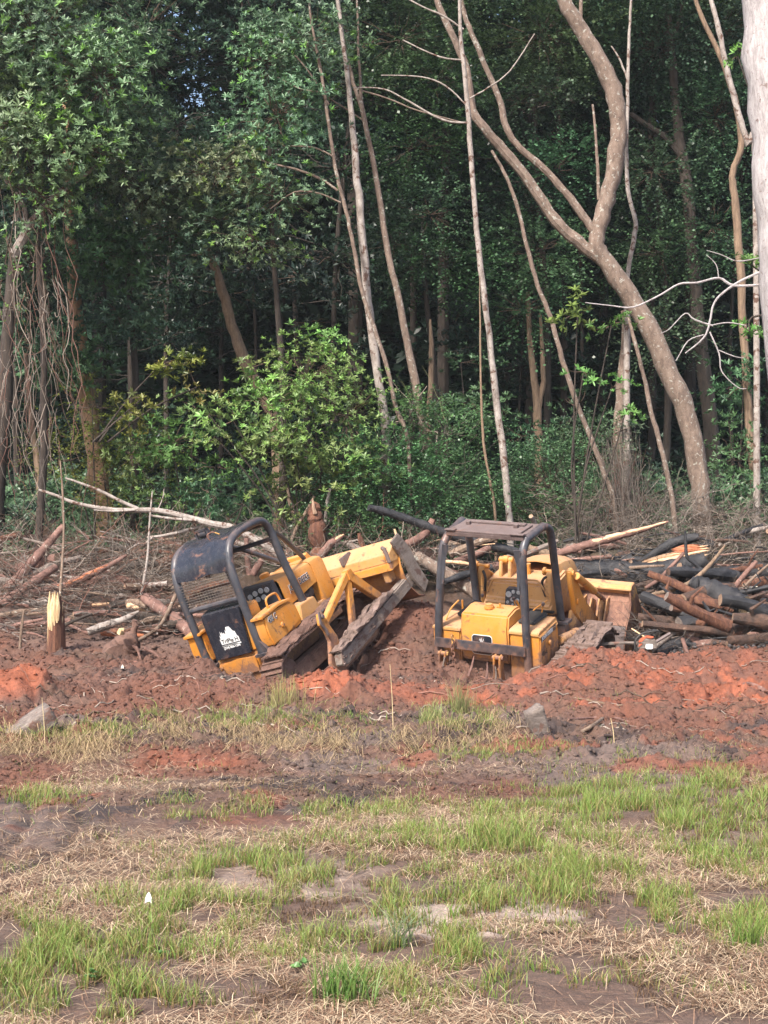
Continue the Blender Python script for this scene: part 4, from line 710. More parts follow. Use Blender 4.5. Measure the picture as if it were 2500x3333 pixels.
def blob_points(b, dens, per, spread=.3, shell=.35):
    """b = (px, py, rx, ry, Y, depth) ellipsoid; clusters of points"""
    px, py, rx, ry, Yd, dp = b; c = at(px, py, Yd); s = Yd / F; rad = np.array([rx * s, dp, ry * s]); vol = rad[0] * rad[1] * rad[2] * 4.19
    n = max(3, int(dens * vol)); u = unit(rng.normal(size=(n, 3))); r_ = rng.random(n) ** shell; K = c + u * r_[:, None] * rad
    P = np.repeat(K, per, 0) + rng.normal(0, 1, (n * per, 3)) * np.array([spread, spread, spread * .45]); out = unit((P - c) / rad ** 1.0); return K, P, out, c
def crown(parent, blobs, pal, dens=9, per=9, ln=.10, style='ros', spread=.24, detail=True, nl=9, name='crown', holes=True, wood='brown', label=None, fresh=.0):
    parts, tw = [], []; pc = np.array(PAL[pal])
    for b in blobs:
        K, P, out, c = blob_points(b, dens, per, spread)
        if holes: k = ~open_sky(P); P, out = P[k], out[k]
        sc_ = rng.uniform(.72, 1.25); tone = rng.uniform(.85, 1.15, (1, 3)); n = len(P); ax = unit(out * .5 + np.array([0, -.15, .75]) + rng.normal(0, .35, (n, 3))); t = rng.random((n, 1)); col = pc[0] * (1 - t) + pc[1] * t; col = np.where(rng.random((n, 1)) < .25, pc[2], col)
        if fresh: col = np.where(rng.random((n, 1)) < fresh, np.array(PAL['fresh'][1]), col)
        L = ln * rng.uniform(.75, 1.25, n) * sc_; col = col * tone
        if style == 'ros': parts.append(rosettes(P, ax, L, col, nl, detail))
        else: parts.append(sprays(P, unit(out + rng.normal(0, .5, (n, 3)) + np.array([0, 0, .3])), L * 4, col, 12, False, ln * .45))
        for q in K[:: (1 if len(K) < 120 else 2)]:
            if not open_sky(q[None])[0]: tw.append((wander(c + (q - c) * rng.uniform(.0, .55), q, 5, .09), .010, .003, np.array(TW[wood]) * rng.uniform(.7, 1.5)))
    V, Qd, C_ = merge(parts); o = link(name, quads(name, V, Qd, C_), M['leaf'], parent)
    if tw: V, Qd, C_ = polytube(tw, 3); tag(link('twigs', quads('twigs', V, Qd, C_), M['twig'], parent), kind='stuff')
    return o
def limb_mb(mb, path, Yd, wob=.012, n=12, Y2=None, ground=False, k=4):
    """path: (px, py, width_px) from base to tip"""
    m = len(path); pts = []; rr = []
    for i, (px, py, wpx) in enumerate(path):
        Yi = Yd if Y2 is None else Yd + (Y2 - Yd) * i / (m - 1); pts.append(Vector(at(px, py, Yi))); rr.append(wpx / 2 * Yi / F)
    if ground:
        p = pts[0]; z = float(gz(p.x, p.y, False)) - .25
        if z < p.z: pts.insert(0, Vector((p.x + (p.x - pts[1].x) * .15, p.y, z))); rr.insert(0, rr[0] * 1.25)
    sp = smooth_path(pts, k); r2 = [rr[min(i // k, len(rr) - 1)] * (1 - (i % k) / k) + rr[min(i // k + 1, len(rr) - 1)] * ((i % k) / k) for i in range(len(sp))]
    sp = [p + Vector((rnd.uniform(-1, 1), rnd.uniform(-1, 1), 0)) * wob * (r2[i] / .1 + .3) for i, p in enumerate(sp)]; r2 = [r_ * rnd.uniform(.94, 1.07) for r_ in r2]
    mb.tube(sp, r2, n, True, .035); return sp
def tree(name, label, cat, Yd, trunk, bark, limbs=(), group=None, Y2=None, n=12, w=.7):
    trunk = [(a_, b_, c_ * w) for a_, b_, c_ in trunk]; limbs = [[(a_, b_, c_ * w) for a_, b_, c_ in l] for l in limbs]
    base = at(trunk[0][0], trunk[0][1], Yd); e = empty(name, (0, 0, 0)); e.location = (base[0], base[1], float(gz(base[0], base[1], False))); tag(e, label, cat, group); bpy.context.view_layer.update()
    def mk(nm, path, gr, y2, nn, ya=Yd):
        mb = MB(); limb_mb(mb, path, ya, n=nn, Y2=y2, ground=gr); mb.v = [tuple(Vector(p) - e.location) for p in mb.v]; return mb.build(nm, M[bark], e)
    mk('trunk', trunk, True, Y2, n)
    for l in limbs: mk('limb', l, False, None, 9, Yd if Y2 is None else Y2 if False else Yd)
    return e
def put_crown(e, *a, **k):
    """crowns are made in world space, then moved under the tree's Empty"""
    n0 = set(bpy.data.objects); o = crown(None, *a, **k)
    for q in set(bpy.data.objects) - n0: q.parent = e; q.location = -e.location
    return o
# ---------------- named trees ----------------
M['bark_sunglow'] = mat_mix('sunglow_tan_bark', [(.14, .085, .055), (.30, .18, .105), (.42, .25, .145)], 7, .9, 1.0, .015, (3, 3, .5))  # tan bark pushed to orange: warm sun glow put into the colour
t1 = tree('curved_tree', 'large speckled tree bending left out of the burnt log pile and forking into three', 'tree', 26.5,
  [(2300, 1800, 100), (2285, 1650, 98), (2268, 1500, 100), (2235, 1350, 104), (2165, 1180, 108), (2085, 1020, 100), (2005, 900, 96), (1948, 815, 92), (1945, 760, 80), (1975, 650, 86), (2003, 520, 88), (2012, 400, 88), (1995, 290, 92), (1945, 180, 86), (1880, 80, 80), (1820, -30, 72), (1780, -160, 66), (1760, -330, 55)], 'bark_lichen', w=.62, limbs=
  [[(1950, 840, 60), (1880, 785, 66), (1810, 720, 62), (1720, 590, 58), (1640, 490, 54), (1580, 420, 50), (1540, 360, 44), (1520, 230, 40), (1480, 130, 36), (1430, 20, 32), (1380, -110, 26)],
   [(1945, 770, 44), (1895, 700, 44), (1840, 625, 40), (1760, 540, 38), (1690, 480, 36), (1650, 420, 36), (1630, 340, 34), (1590, 240, 30), (1545, 130, 28), (1510, 40, 24), (1480, -120, 20)],
   [(1950, 650, 18), (1942, 500, 16), (1930, 340, 12)], [(1890, 70, 22), (1893, -40, 18), (1900, -200, 14)]])
tree('pale_slim_tree', 'straight slim pale tree rising behind the loader roof', 'tree', 25.5, [(1658, 1700, 34), (1640, 1500, 32), (1610, 1250, 32), (1592, 1080, 30), (1565, 880, 27), (1548, 700, 25), (1533, 500, 24), (1520, 330, 22), (1503, 150, 19), (1495, 0, 16), (1490, -200, 12)], 'bark_pale',
  [[(1520, 400, 10), (1440, 390, 10), (1330, 330, 9), (1250, 290, 7), (1150, 285, 6)], [(1515, 340, 8), (1450, 280, 8), (1370, 250, 7), (1240, 245, 5)], [(1515, 195, 8), (1430, 185, 8), (1310, 130, 6)], [(1530, 320, 7), (1590, 285, 7), (1660, 230, 6), (1740, 110, 5)], [(1508, 95, 9), (1440, 50, 9), (1370, 20, 8), (1300, -20, 7)]])
tree('thin_stem', 'thin crooked bare stem just left of the straight slim pale tree', 'tree', 25.2, [(1612, 1690, 13), (1595, 1560, 12), (1573, 1440, 13), (1565, 1240, 10), (1563, 1050, 8), (1562, 900, 5)], 'bark_tan')
tree('speckled_tree', 'speckled slim tree leaning left with its foot behind the bulldozer blade', 'tree', 26, [(1405, 1700, 40), (1388, 1500, 40), (1372, 1370, 38), (1350, 1230, 38), (1318, 1080, 34), (1290, 940, 32), (1262, 820, 30), (1235, 640, 27), (1205, 480, 24), (1180, 360, 22), (1172, 260, 14), (1165, 100, 11), (1162, -60, 9), (1160, -250, 7)], 'bark_lichen',
  [[(1180, 370, 14), (1150, 270, 18), (1128, 180, 17), (1108, 80, 16), (1090, -60, 14)], [(1180, 390, 8), (1120, 350, 8), (1060, 310, 7), (1000, 250, 5)], [(1160, 290, 8), (1260, 320, 8), (1360, 360, 7), (1510, 400, 6)]])
tree('speckled_tree', 'speckled tree with dark bands, left of the pair behind the bright bush', 'tree', 25.4, [(1255, 1420, 40), (1235, 1250, 40), (1208, 1060, 40), (1190, 900, 38), (1175, 700, 36), (1160, 560, 34), (1145, 380, 28), (1125, 200, 22), (1100, 0, 18), (1080, -200, 14)], 'bark_pale')
tree('crooked_stem', 'thin crooked mossy stem arching left between the bright bush and the speckled pair', 'tree', 25, [(1330, 1470, 20), (1290, 1330, 20), (1262, 1200, 20), (1215, 1060, 20), (1180, 950, 20), (1150, 800, 19), (1128, 690, 18), (1104, 600, 18), (1082, 488, 17), (1062, 340, 16), (1040, 210, 14), (1015, 80, 11), (1000, -80, 8)], 'bark_lichen',
  [[(1100, 620, 12), (1040, 580, 12), (960, 550, 11), (860, 525, 8), (800, 490, 6)], [(1110, 660, 8), (1040, 630, 8), (960, 625, 7), (880, 680, 5)], [(1085, 510, 8), (1020, 480, 8), (920, 475, 6)], [(1050, 300, 8), (980, 290, 8), (900, 250, 6)], [(1070, 340, 9), (1010, 240, 8), (960, 180, 6)]])
tree('slim_tree', 'thin dark stem spotted white, leaning across the gap right of the slim pale tree', 'tree', 26, [(2000, 1640, 24), (1970, 1550, 24), (1920, 1420, 24), (1870, 1290, 24), (1830, 1170, 24), (1795, 1040, 22), (1750, 930, 22), (1715, 800, 20), (1680, 660, 18), (1640, 560, 16), (1600, 490, 14)], 'bark_lichen')
tree('mossy_stem', 'crooked pale green mossy stem crossing behind the large bent tree', 'tree', 27.5, [(2040, 1010, 30), (2042, 900, 22), (2060, 800, 22), (2068, 720, 22), (2045, 620, 20), (2040, 480, 18), (2043, 330, 17), (2045, 180, 15), (2052, 40, 12), (2060, -120, 9)], 'bark_pale', [[(2042, 260, 10), (2020, 200, 9), (1990, 150, 6)]])
tree('snapped_tree', 'speckled grey trunk behind the upright bundle of bare twigs', 'tree', 28, [(2010, 1700, 62), (2012, 1500, 56), (2020, 1300, 50), (2035, 1130, 46), (2038, 1010, 42)], 'bark_lichen')
tree('slim_tree', 'slim grey stem between the bundle of bare twigs and the large bent tree', 'tree', 25.6, [(2200, 1740, 24), (2180, 1580, 24), (2150, 1450, 24), (2120, 1340, 22), (2095, 1220, 20), (2065, 1110, 18), (2045, 1030, 14)], 'bark_lichen')
tree('dark_tree', 'dark tree with a low side limb seen through the fork on the right', 'tree', 31, [(2345, 1740, 78), (2325, 1500, 72), (2290, 1200, 66), (2265, 950, 60), (2240, 640, 58), (2205, 400, 44), (2190, 250, 42), (2178, 100, 36), (2170, -60, 30)], 'bark_dark', [[(2225, 520, 30), (2170, 450, 28), (2110, 410, 24), (2050, 370, 22)], [(2185, 130, 22), (2215, 60, 20), (2225, -60, 16)]])
tree('tan_tree', 'slim tan trunk nearest the white tree at the right edge', 'tree', 29, [(2465, 1700, 42), (2445, 1450, 40), (2425, 1150, 38), (2408, 850, 38), (2390, 640, 36), (2385, 560, 30), (2412, 480, 32), (2405, 380, 30), (2370, 250, 28), (2330, 150, 24), (2270, 20, 20), (2240, -120, 16)], 'bark_tan')
tree('grey_tree', 'grey speckled trunk slanting into the white tree at the upper right', 'tree', 27, [(2460, 560, 26), (2435, 470, 30), (2412, 400, 28), (2385, 300, 28), (2360, 200, 26), (2340, 100, 24), (2316, 0, 22), (2290, -150, 18)], 'bark_pale')
wt = tree('white_tree', 'thick white barked tree cut by the right edge of the photo', 'tree', 20.5, [(2660, 2050, 190), (2620, 1700, 175), (2592, 1350, 170), (2566, 1000, 165), (2545, 700, 165), (2520, 350, 165), (2502, 0, 170), (2490, -300, 150)], 'bark_white', w=1)
tree('forked_snag', 'brown double trunk in the shade behind the loader, forked at mid height', 'tree', 30, [(1752, 1700, 44), (1755, 1500, 42), (1750, 1350, 40), (1740, 1240, 34), (1725, 1100, 26), (1718, 950, 20)], 'bark_tan', [[(1752, 1330, 30), (1768, 1240, 26), (1765, 1150, 20), (1758, 1020, 14)]])
tree('broken_snag', 'snapped orange brown trunk without a top right of the speckled pair', 'tree', 28, [(1390, 1520, 32), (1394, 1400, 30), (1402, 1250, 28), (1404, 1120, 22), (1400, 1040, 9)], 'bark_tan')
tree('lit_trunk', 'stout tan trunk standing behind the debris at the left', 'tree', 27.5, [(350, 1860, 84), (345, 1760, 74), (328, 1600, 66), (305, 1440, 58), (285, 1280, 50), (262, 1120, 44), (240, 900, 40), (225, 600, 36), (215, 200, 30)], 'bark_sunglow', w=1)
tree('slim_tree', 'slim yellowish trunk near the left edge below the hanging vines', 'tree', 26, [(150, 1760, 34), (135, 1640, 32), (120, 1500, 32), (100, 1350, 28), (85, 1150, 22)], 'bark_tan')
tree('leaning_tree', 'dark tree leaning left over the bright bush', 'tree', 27.5, [(900, 1420, 40), (860, 1300, 42), (800, 1180, 42), (755, 1060, 38), (725, 950, 34), (695, 860, 30), (660, 780, 22), (620, 690, 14)], 'bark_tan', w=.9)
tree('slim_tree', 'slim dark stem leaning right below the bright bush', 'tree', 26.8, [(960, 1720, 20), (935, 1600, 20), (905, 1480, 20), (885, 1380, 16)], 'bark')
e = tree('old_tree', 'dark old tree at the left edge with a pale limb slanting up right', 'tree', 25.5, [(-30, 1850, 120), (0, 1500, 110), (20, 1200, 90), (35, 950, 70), (45, 830, 60)], 'bark_dark', w=.5)
for k_, pth in enumerate([[(45, 830, 34), (95, 740, 30), (150, 670, 26), (215, 610, 20), (290, 560, 14), (350, 510, 9), (390, 485, 6)], [(50, 840, 26), (85, 700, 18), (30, 600, 12), (-20, 560, 10)], [(-60, 460, 26), (10, 400, 26), (60, 345, 24), (110, 305, 20), (170, 285, 15), (250, 280, 12), (330, 285, 9), (352, 310, 7), (352, 380, 6), (385, 420, 4)], [(10, 520, 12), (60, 440, 10), (130, 350, 8), (190, 240, 8), (230, 140, 6), (275, 20, 4)], [(190, 250, 7), (140, 130, 5), (100, 120, 4)], [(200, 160, 6), (280, 120, 5), (350, 100, 3)]]):
    mb = MB(); limb_mb(mb, pth, 25.0, n=8); mb.v = [tuple(Vector(p) - e.location) for p in mb.v]; mb.build('limb', M['bark_pale'], e)
# bare white branch growing from the white tree
mb = MB()
for pth in [[(2500, 925, 9), (2390, 930, 9), (2340, 905, 8), (2270, 920, 7), (2210, 925, 7), (2140, 965, 6), (2060, 1000, 6), (1990, 995, 4), (1905, 985, 3)], [(2490, 880, 10), (2430, 905, 9), (2370, 940, 9), (2325, 985, 7), (2310, 1050, 7), (2290, 1100, 6), (2230, 1150, 4)],
            [(2320, 1060, 6), (2260, 1040, 5), (2230, 1020, 4), (2180, 1070, 3), (2150, 1085, 2)], [(2310, 1080, 5), (2340, 1150, 5), (2350, 1210, 4), (2400, 1260, 3), (2430, 1265, 2)], [(2340, 1140, 4), (2390, 1160, 3), (2420, 1165, 2)], [(2290, 1090, 4), (2240, 1110, 4), (2200, 1175, 3)], [(2310, 1060, 4), (2370, 1050, 4), (2430, 1060, 3)], [(2340, 905, 4), (2330, 860, 3), (2300, 830, 2)], [(2470, 840, 4), (2400, 850, 4), (2350, 830, 3), (2300, 815, 2)]]: limb_mb(mb, pth, 20.6, .006, 6)
mb.v = [tuple(Vector(p) - wt.location) for p in mb.v]; mb.build('dead_branch', M['bark_white'], wt)
# dark trunks standing in the shade: copies of three prototypes
protos = []
def shade_trunk(h, r0, lean, fork):
    mb = MB(); P_ = [Vector((lean * (t_ ** 1.5) * h + .12 * math.sin(t_ * 7 + h), .1 * math.sin(t_ * 5), t_ * h - .3)) for t_ in [i / 14 for i in range(15)]]; mb.tube(P_, [r0 * (1 - .6 * i / 14) for i in range(15)], 9, True, .05); return mb, P_
for i, (h, r0, lean) in enumerate([(16, .12, -.03), (14, .08, .05), (17, .17, -.06), (15, .06, .02)]):
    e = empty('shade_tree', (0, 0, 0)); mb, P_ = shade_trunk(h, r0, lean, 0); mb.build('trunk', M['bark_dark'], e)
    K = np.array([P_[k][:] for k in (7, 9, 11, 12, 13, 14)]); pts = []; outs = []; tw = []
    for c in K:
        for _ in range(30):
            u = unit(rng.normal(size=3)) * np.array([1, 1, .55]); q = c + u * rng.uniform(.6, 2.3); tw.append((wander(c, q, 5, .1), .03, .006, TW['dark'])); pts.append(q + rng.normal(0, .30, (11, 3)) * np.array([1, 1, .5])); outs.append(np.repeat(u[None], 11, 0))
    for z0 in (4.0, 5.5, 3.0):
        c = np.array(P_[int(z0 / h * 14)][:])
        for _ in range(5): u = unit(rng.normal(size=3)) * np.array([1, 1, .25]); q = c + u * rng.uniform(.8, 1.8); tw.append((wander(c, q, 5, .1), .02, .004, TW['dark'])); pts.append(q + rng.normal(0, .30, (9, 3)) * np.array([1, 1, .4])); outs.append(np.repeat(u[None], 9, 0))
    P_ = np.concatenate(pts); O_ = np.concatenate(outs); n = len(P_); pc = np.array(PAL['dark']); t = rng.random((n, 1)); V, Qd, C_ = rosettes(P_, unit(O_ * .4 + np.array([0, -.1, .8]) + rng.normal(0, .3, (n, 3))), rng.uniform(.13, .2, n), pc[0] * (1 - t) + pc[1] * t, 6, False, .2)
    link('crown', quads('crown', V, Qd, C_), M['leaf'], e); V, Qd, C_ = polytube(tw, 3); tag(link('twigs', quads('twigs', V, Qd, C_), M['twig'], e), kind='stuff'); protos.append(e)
spots = [(540, 33), (1075, 31.5), (1180, 34), (1690, 33), (1700, 36), (1820, 34), (1640, 38), (1880, 37), (1990, 40), (420, 35), (300, 38), (820, 36), (920, 40), (1330, 37), (1420, 33), (1530, 42), (2100, 35), (2160, 43), (2270, 38), (2390, 34), (2480, 37), (60, 33), (160, 36), (640, 42), (720, 38), (1240, 44), (1460, 46), (1780, 45), (2050, 48), (2330, 46), (480, 45), (200, 46), (-80, 40), (2600, 41), (1000, 47), (880, 44), (1600, 50), (1900, 52), (2220, 51), (350, 52), (-200, 46), (2700, 48), (780, 50), (1120, 53), (1350, 52), (560, 54), (2450, 50), (40, 50), (2620, 35), (-120, 34)]
def copy_thing(p):
    c = p.copy(); COL.objects.link(c)
    for ch in p.children: d = ch.copy(); COL.objects.link(d); d.parent = c
    return c
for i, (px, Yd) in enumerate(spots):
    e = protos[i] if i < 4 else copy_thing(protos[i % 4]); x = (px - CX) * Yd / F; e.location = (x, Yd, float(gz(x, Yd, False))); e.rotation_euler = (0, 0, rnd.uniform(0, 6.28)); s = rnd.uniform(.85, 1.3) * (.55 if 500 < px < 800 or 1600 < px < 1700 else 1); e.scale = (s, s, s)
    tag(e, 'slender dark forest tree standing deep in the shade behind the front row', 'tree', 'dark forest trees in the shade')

# ---------------- leafy bushes and crowns at the wood's edge ----------------
def shrub(name, label, cat, blobs, pal, stem='bark_dark', root=None, **k):
    b = blobs[0]; c = at(*(root or (b[0], b[1])), b[4]); z = float(gz(c[0], c[1], False)) if root is None else c[2]; e = empty(name, (c[0], c[1], z)); tag(e, label, cat); mb = MB()
    for j, q in enumerate(blobs):
        p = at(q[0], q[1], q[4]); s0 = Vector((c[0] + rnd.uniform(-.15, .15), c[1] + rnd.uniform(-.1, .1), z - .1)); mid = s0.lerp(Vector(p), .5) + Vector((rnd.uniform(-.2, .2), .1, .1)); mb.tube(smooth_path([s0, mid, Vector(p)], 4), [.022 - .0015 * i for i in range(9)], 6)
    mb.v = [tuple(Vector(p) - e.location) for p in mb.v]; mb.build('stem', M[stem], e); put_crown(e, blobs, pal, **k); return e
shrub('leafy_bush', 'round bright green broad leaved bush right behind the tilted dozer', 'bush', [(1000, 1230, 190, 150, 24.8, .8), (1130, 1350, 110, 190, 24.8, .7), (880, 1320, 150, 110, 24.5, .7), (960, 1450, 190, 110, 24.5, .7), (700, 1420, 70, 60, 24.3, .4), (1010, 1600, 150, 120, 24.8, .6), (1180, 1520, 90, 110, 24.8, .5), (760, 1370, 90, 70, 24.4, .4), (870, 1180, 80, 60, 24.8, .4), (680, 1350, 60, 40, 24.2, .3), (1080, 1110, 90, 50, 24.9, .4)], 'bright', dens=21, per=8, spread=.20, ln=.095, fresh=.25)
shrub('leafy_branch', 'drooping leafy sprays hanging between the stout left trunk and the bright bush', 'bush', [(520, 1190, 130, 55, 25, .5), (640, 1260, 80, 50, 25, .4), (470, 1290, 70, 60, 25, .4), (420, 1350, 50, 70, 25, .4)], 'yellow', dens=16, per=7, spread=.17, root=(320, 1420))
shrub('small_bush', 'small leafy bush low in the gap right of the stout left trunk', 'bush', [(690, 1610, 130, 55, 25, .5), (800, 1590, 60, 50, 25, .4)], 'mid', dens=28, per=7, spread=.14, ln=.085)
shrub('low_bush', 'low bush at the left edge between the fallen brush and the trees', 'bush', [(60, 1680, 110, 70, 25.5, .6), (200, 1620, 70, 80, 25.8, .5)], 'mid', dens=26, per=7, spread=.15, ln=.09)
shrub('twiggy_bush', 'wide fine leaved thicket between the two machines', 'thicket', [(1220, 1560, 190, 150, 25.2, .8), (1420, 1600, 150, 140, 25.6, .8), (1120, 1700, 160, 110, 25, .6), (1340, 1730, 150, 90, 25, .6), (1450, 1420, 120, 90, 26, .6), (1330, 1330, 90, 50, 25.6, .5)], 'bluegreen', dens=46, per=10, spread=.2, ln=.10, style='spray', wood='grey', holes=False)
shrub('fine_thicket', 'dark fine leaved thicket behind the loader roof', 'thicket', [(1800, 1590, 170, 150, 27, .9), (1900, 1500, 110, 120, 27.5, .7), (1730, 1680, 150, 90, 26.5, .7), (1560, 1650, 80, 110, 27, .6)], 'bluegreen', dens=30, per=10, spread=.24, ln=.10, style='spray', holes=False)
shrub('right_thicket', 'leafy thicket between the large bent tree and the right edge', 'thicket', [(2400, 1500, 90, 170, 28.5, .8), (2420, 1250, 80, 120, 29, .7), (2380, 1640, 130, 80, 28, .7)], 'mid', dens=14, per=8, spread=.22, ln=.11)
shrub('sprig_tree', 'young sapling with whorled leaves before the speckled grey trunk', 'sapling', [(1880, 1020, 80, 60, 24.8, .3), (1990, 1060, 60, 60, 24.8, .3), (1900, 1210, 60, 50, 24.6, .3), (1990, 1270, 60, 70, 24.6, .3), (2040, 1330, 40, 40, 24.6, .2)], 'fresh', dens=34, per=4, spread=.13, ln=.12)
shrub('leafy_sprig', 'light green sprig of lobed leaves against the white tree', 'branch', [(2440, 1080, 40, 60, 21.5, .2), (2440, 860, 40, 30, 21.5, .2), (2400, 180, 45, 60, 22, .2)], 'fresh', dens=60, per=4, spread=.1, ln=.10, root=(2580, 1000))
shrub('low_bush', 'low dark bush behind the burnt logs at the right', 'bush', [(1980, 1420, 90, 60, 27.5, .5), (2100, 1560, 110, 100, 28, .6)], 'mid', dens=16, per=8, spread=.2, ln=.09)
shrub('left_thicket', 'green thicket round the foot of the stout left trunk', 'thicket', [(340, 1560, 110, 90, 27, .5), (230, 1500, 90, 100, 26.5, .5), (480, 1560, 100, 130, 28, .6), (300, 1330, 110, 75, 26.5, .5), (480, 1420, 90, 90, 28, .6)], 'yellow', dens=26, per=9, spread=.22, ln=.10, style='spray', holes=False)
# big leafy trees whose trunks hide behind their own crowns
def leafy_tree(label, base, Yd, blobs, pal, **k):
    e = tree('leafy_tree', label, 'tree', Yd + .6, [(blobs[0][0] + 25 * math.sin(t_ * 5), base[1] + (blobs[0][1] - base[1]) * t_, 40 - 22 * t_) for t_ in (0, .25, .5, .75, 1)], 'bark_dark'); put_crown(e, blobs, pal, **k); return e
leafy_tree('pale green leafy tree filling the upper left corner', (120, 1850), 24.5, [(120, 120, 240, 190, 24.5, 1.0), (330, 260, 200, 150, 24.5, .9), (60, 420, 180, 170, 24.5, .8), (250, 480, 190, 130, 24.5, .8), (-80, 250, 200, 300, 25, 1), (130, 660, 150, 120, 24.6, .7), (230, -120, 380, 140, 24.6, 1)], 'blue', dens=24, per=9, spread=.26, ln=.10, fresh=.14)
leafy_tree('broad leaved tree with bright shoots left of the slim trunks', (560, 1900), 25.5, [(900, 380, 170, 150, 25.3, .9), (860, 200, 130, 120, 25.4, .8), (700, 560, 200, 110, 25.4, .9), (920, 640, 150, 110, 25.2, .8), (1000, 130, 160, 130, 25.6, .8), (480, 620, 190, 110, 25.6, .9), (830, 780, 170, 70, 25.4, .7)], 'blue', dens=26, per=9, spread=.26, ln=.095, fresh=.12)
leafy_tree('shaded leafy tree filling the middle left below the pale crown', (420, 1850), 27, [(420, 400, 190, 120, 26.6, 1), (560, 760, 190, 80, 26.5, .8), (330, 820, 190, 110, 26.6, .8), (620, 830, 90, 70, 25.8, .5), (380, 1020, 130, 90, 27, .7), (200, 1150, 130, 120, 27, .6), (470, 90, 200, 120, 27.5, 1), (620, 480, 90, 60, 26.4, .6), (110, 880, 170, 130, 26.2, .7), (300, 600, 170, 90, 26.2, .7), (60, 1120, 120, 120, 26.4, .6), (560, 620, 130, 80, 25.8, .6), (720, 720, 110, 60, 25.6, .5)], 'mid', dens=20, per=9, spread=.26, ln=.115)
leafy_tree('tree with hanging leafy layers between the slim trunks', (1450, 1750), 28.5, [(1400, 700, 150, 70, 27.6, .7), (1300, 130, 190, 110, 28, .9), (1420, 260, 150, 80, 28, .7), (1350, 480, 170, 90, 28.5, .8), (1280, 800, 130, 90, 28.5, .7), (1420, 860, 130, 80, 28.5, .7), (1400, -120, 300, 120, 28, 1)], 'mid', dens=18, per=9, spread=.28, ln=.14, style='spray')
leafy_tree('dark leafy tree above the fork of the large bent tree', (1800, 1750), 30.5, [(1760, 120, 200, 140, 30, 1), (1800, 560, 140, 80, 30, .8), (1700, 330, 130, 90, 30, .8), (1740, 820, 150, 110, 30, .9), (1700, 1010, 120, 90, 29.5, .7), (1900, -80, 300, 130, 30, 1.2)], 'mid', dens=16, per=9, spread=.3, ln=.15, style='spray')
leafy_tree('dark leafy tree at the upper right behind the bent and white trees', (2280, 1750), 32, [(2150, 150, 190, 150, 31.5, 1.1), (2330, 380, 150, 130, 31.5, 1), (2130, 560, 150, 110, 31, .9), (2320, 740, 130, 110, 31, .9), (2150, 820, 130, 110, 31, .8), (2350, 100, 150, 140, 31.5, 1), (2150, 1080, 120, 90, 30, .7), (2250, -130, 350, 130, 31, 1.2)], 'mid', dens=15, per=9, spread=.3, ln=.15, style='spray')
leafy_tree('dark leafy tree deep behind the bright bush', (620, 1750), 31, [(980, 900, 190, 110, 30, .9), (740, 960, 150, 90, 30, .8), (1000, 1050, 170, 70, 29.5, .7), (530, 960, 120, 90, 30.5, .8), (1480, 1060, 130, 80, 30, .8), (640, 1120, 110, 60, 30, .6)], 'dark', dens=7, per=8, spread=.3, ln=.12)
# the wood beyond, one mass
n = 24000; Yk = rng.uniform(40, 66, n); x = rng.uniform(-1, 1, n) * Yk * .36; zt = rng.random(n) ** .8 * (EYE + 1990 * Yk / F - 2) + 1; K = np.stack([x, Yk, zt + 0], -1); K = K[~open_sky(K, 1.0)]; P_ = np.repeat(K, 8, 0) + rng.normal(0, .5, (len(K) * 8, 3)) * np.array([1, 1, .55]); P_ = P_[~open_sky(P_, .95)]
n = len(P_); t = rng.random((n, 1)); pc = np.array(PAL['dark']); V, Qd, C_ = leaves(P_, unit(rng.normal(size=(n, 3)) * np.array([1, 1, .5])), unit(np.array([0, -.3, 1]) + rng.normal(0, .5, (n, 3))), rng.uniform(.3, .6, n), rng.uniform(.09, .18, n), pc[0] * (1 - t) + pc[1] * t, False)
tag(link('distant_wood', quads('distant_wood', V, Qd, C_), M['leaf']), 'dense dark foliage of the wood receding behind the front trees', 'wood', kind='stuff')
# undergrowth behind the debris
n = 1900; Yk = rng.uniform(26.5, 33, n); x = rng.uniform(-1, 1, n) * Yk * .30; K = np.stack([x, Yk, gz(x, Yk, False) + rng.random(n) ** 1.6 * 1.6], -1); P_ = np.repeat(K, 8, 0) + rng.normal(0, .22, (n * 8, 3)) * np.array([1, 1, .6]); m_ = len(P_); t = rng.random((m_, 1)); pc = np.array(PAL['mid'])
V, Qd, C_ = rosettes(P_, unit(np.array([0, -.3, 1]) + rng.normal(0, .4, (m_, 3))), rng.uniform(.07, .12, m_), pc[0] * (1 - t) + pc[1] * t, 5, False, .25); tag(link('undergrowth', quads('undergrowth', V, Qd, C_), M['leaf']), 'low green undergrowth along the foot of the wood', 'undergrowth', kind='stuff')
# hanging vines on the left
tw = []
for i in range(24):
    x0 = rng.uniform(-40, 190); y0 = rng.uniform(420, 1000); x1 = x0 + rng.normal(40, 60) + 60; y1 = rng.uniform(1250, 1800); a = at(x0, y0, 24.6 + rng.uniform(-.3, .5)); b = at(min(x1, 260), y1, 24.3 + rng.uniform(-.4, .4)); c = np.array(TW[['brown', 'red', 'pale', 'brown'][i % 4]]) * rng.uniform(.9, 1.5); tw.append((wander(a, b, 16, .075), rng.uniform(.005, .015), .004, c * .75))
for i in range(110):
    a = at(rng.uniform(-20, 200), rng.uniform(900, 1500), 24.5 + rng.uniform(-.3, .3)); b = a + np.array([rng.uniform(-.4, .4), rng.uniform(-.2, .2), rng.uniform(-1.1, .1)]); tw.append((wander(a, b, 8, .08, rng.uniform(0, .2)), .006, .002, np.array(TW[['grey', 'red', 'pale'][i % 3]]) * rng.uniform(.7, 1.4)))
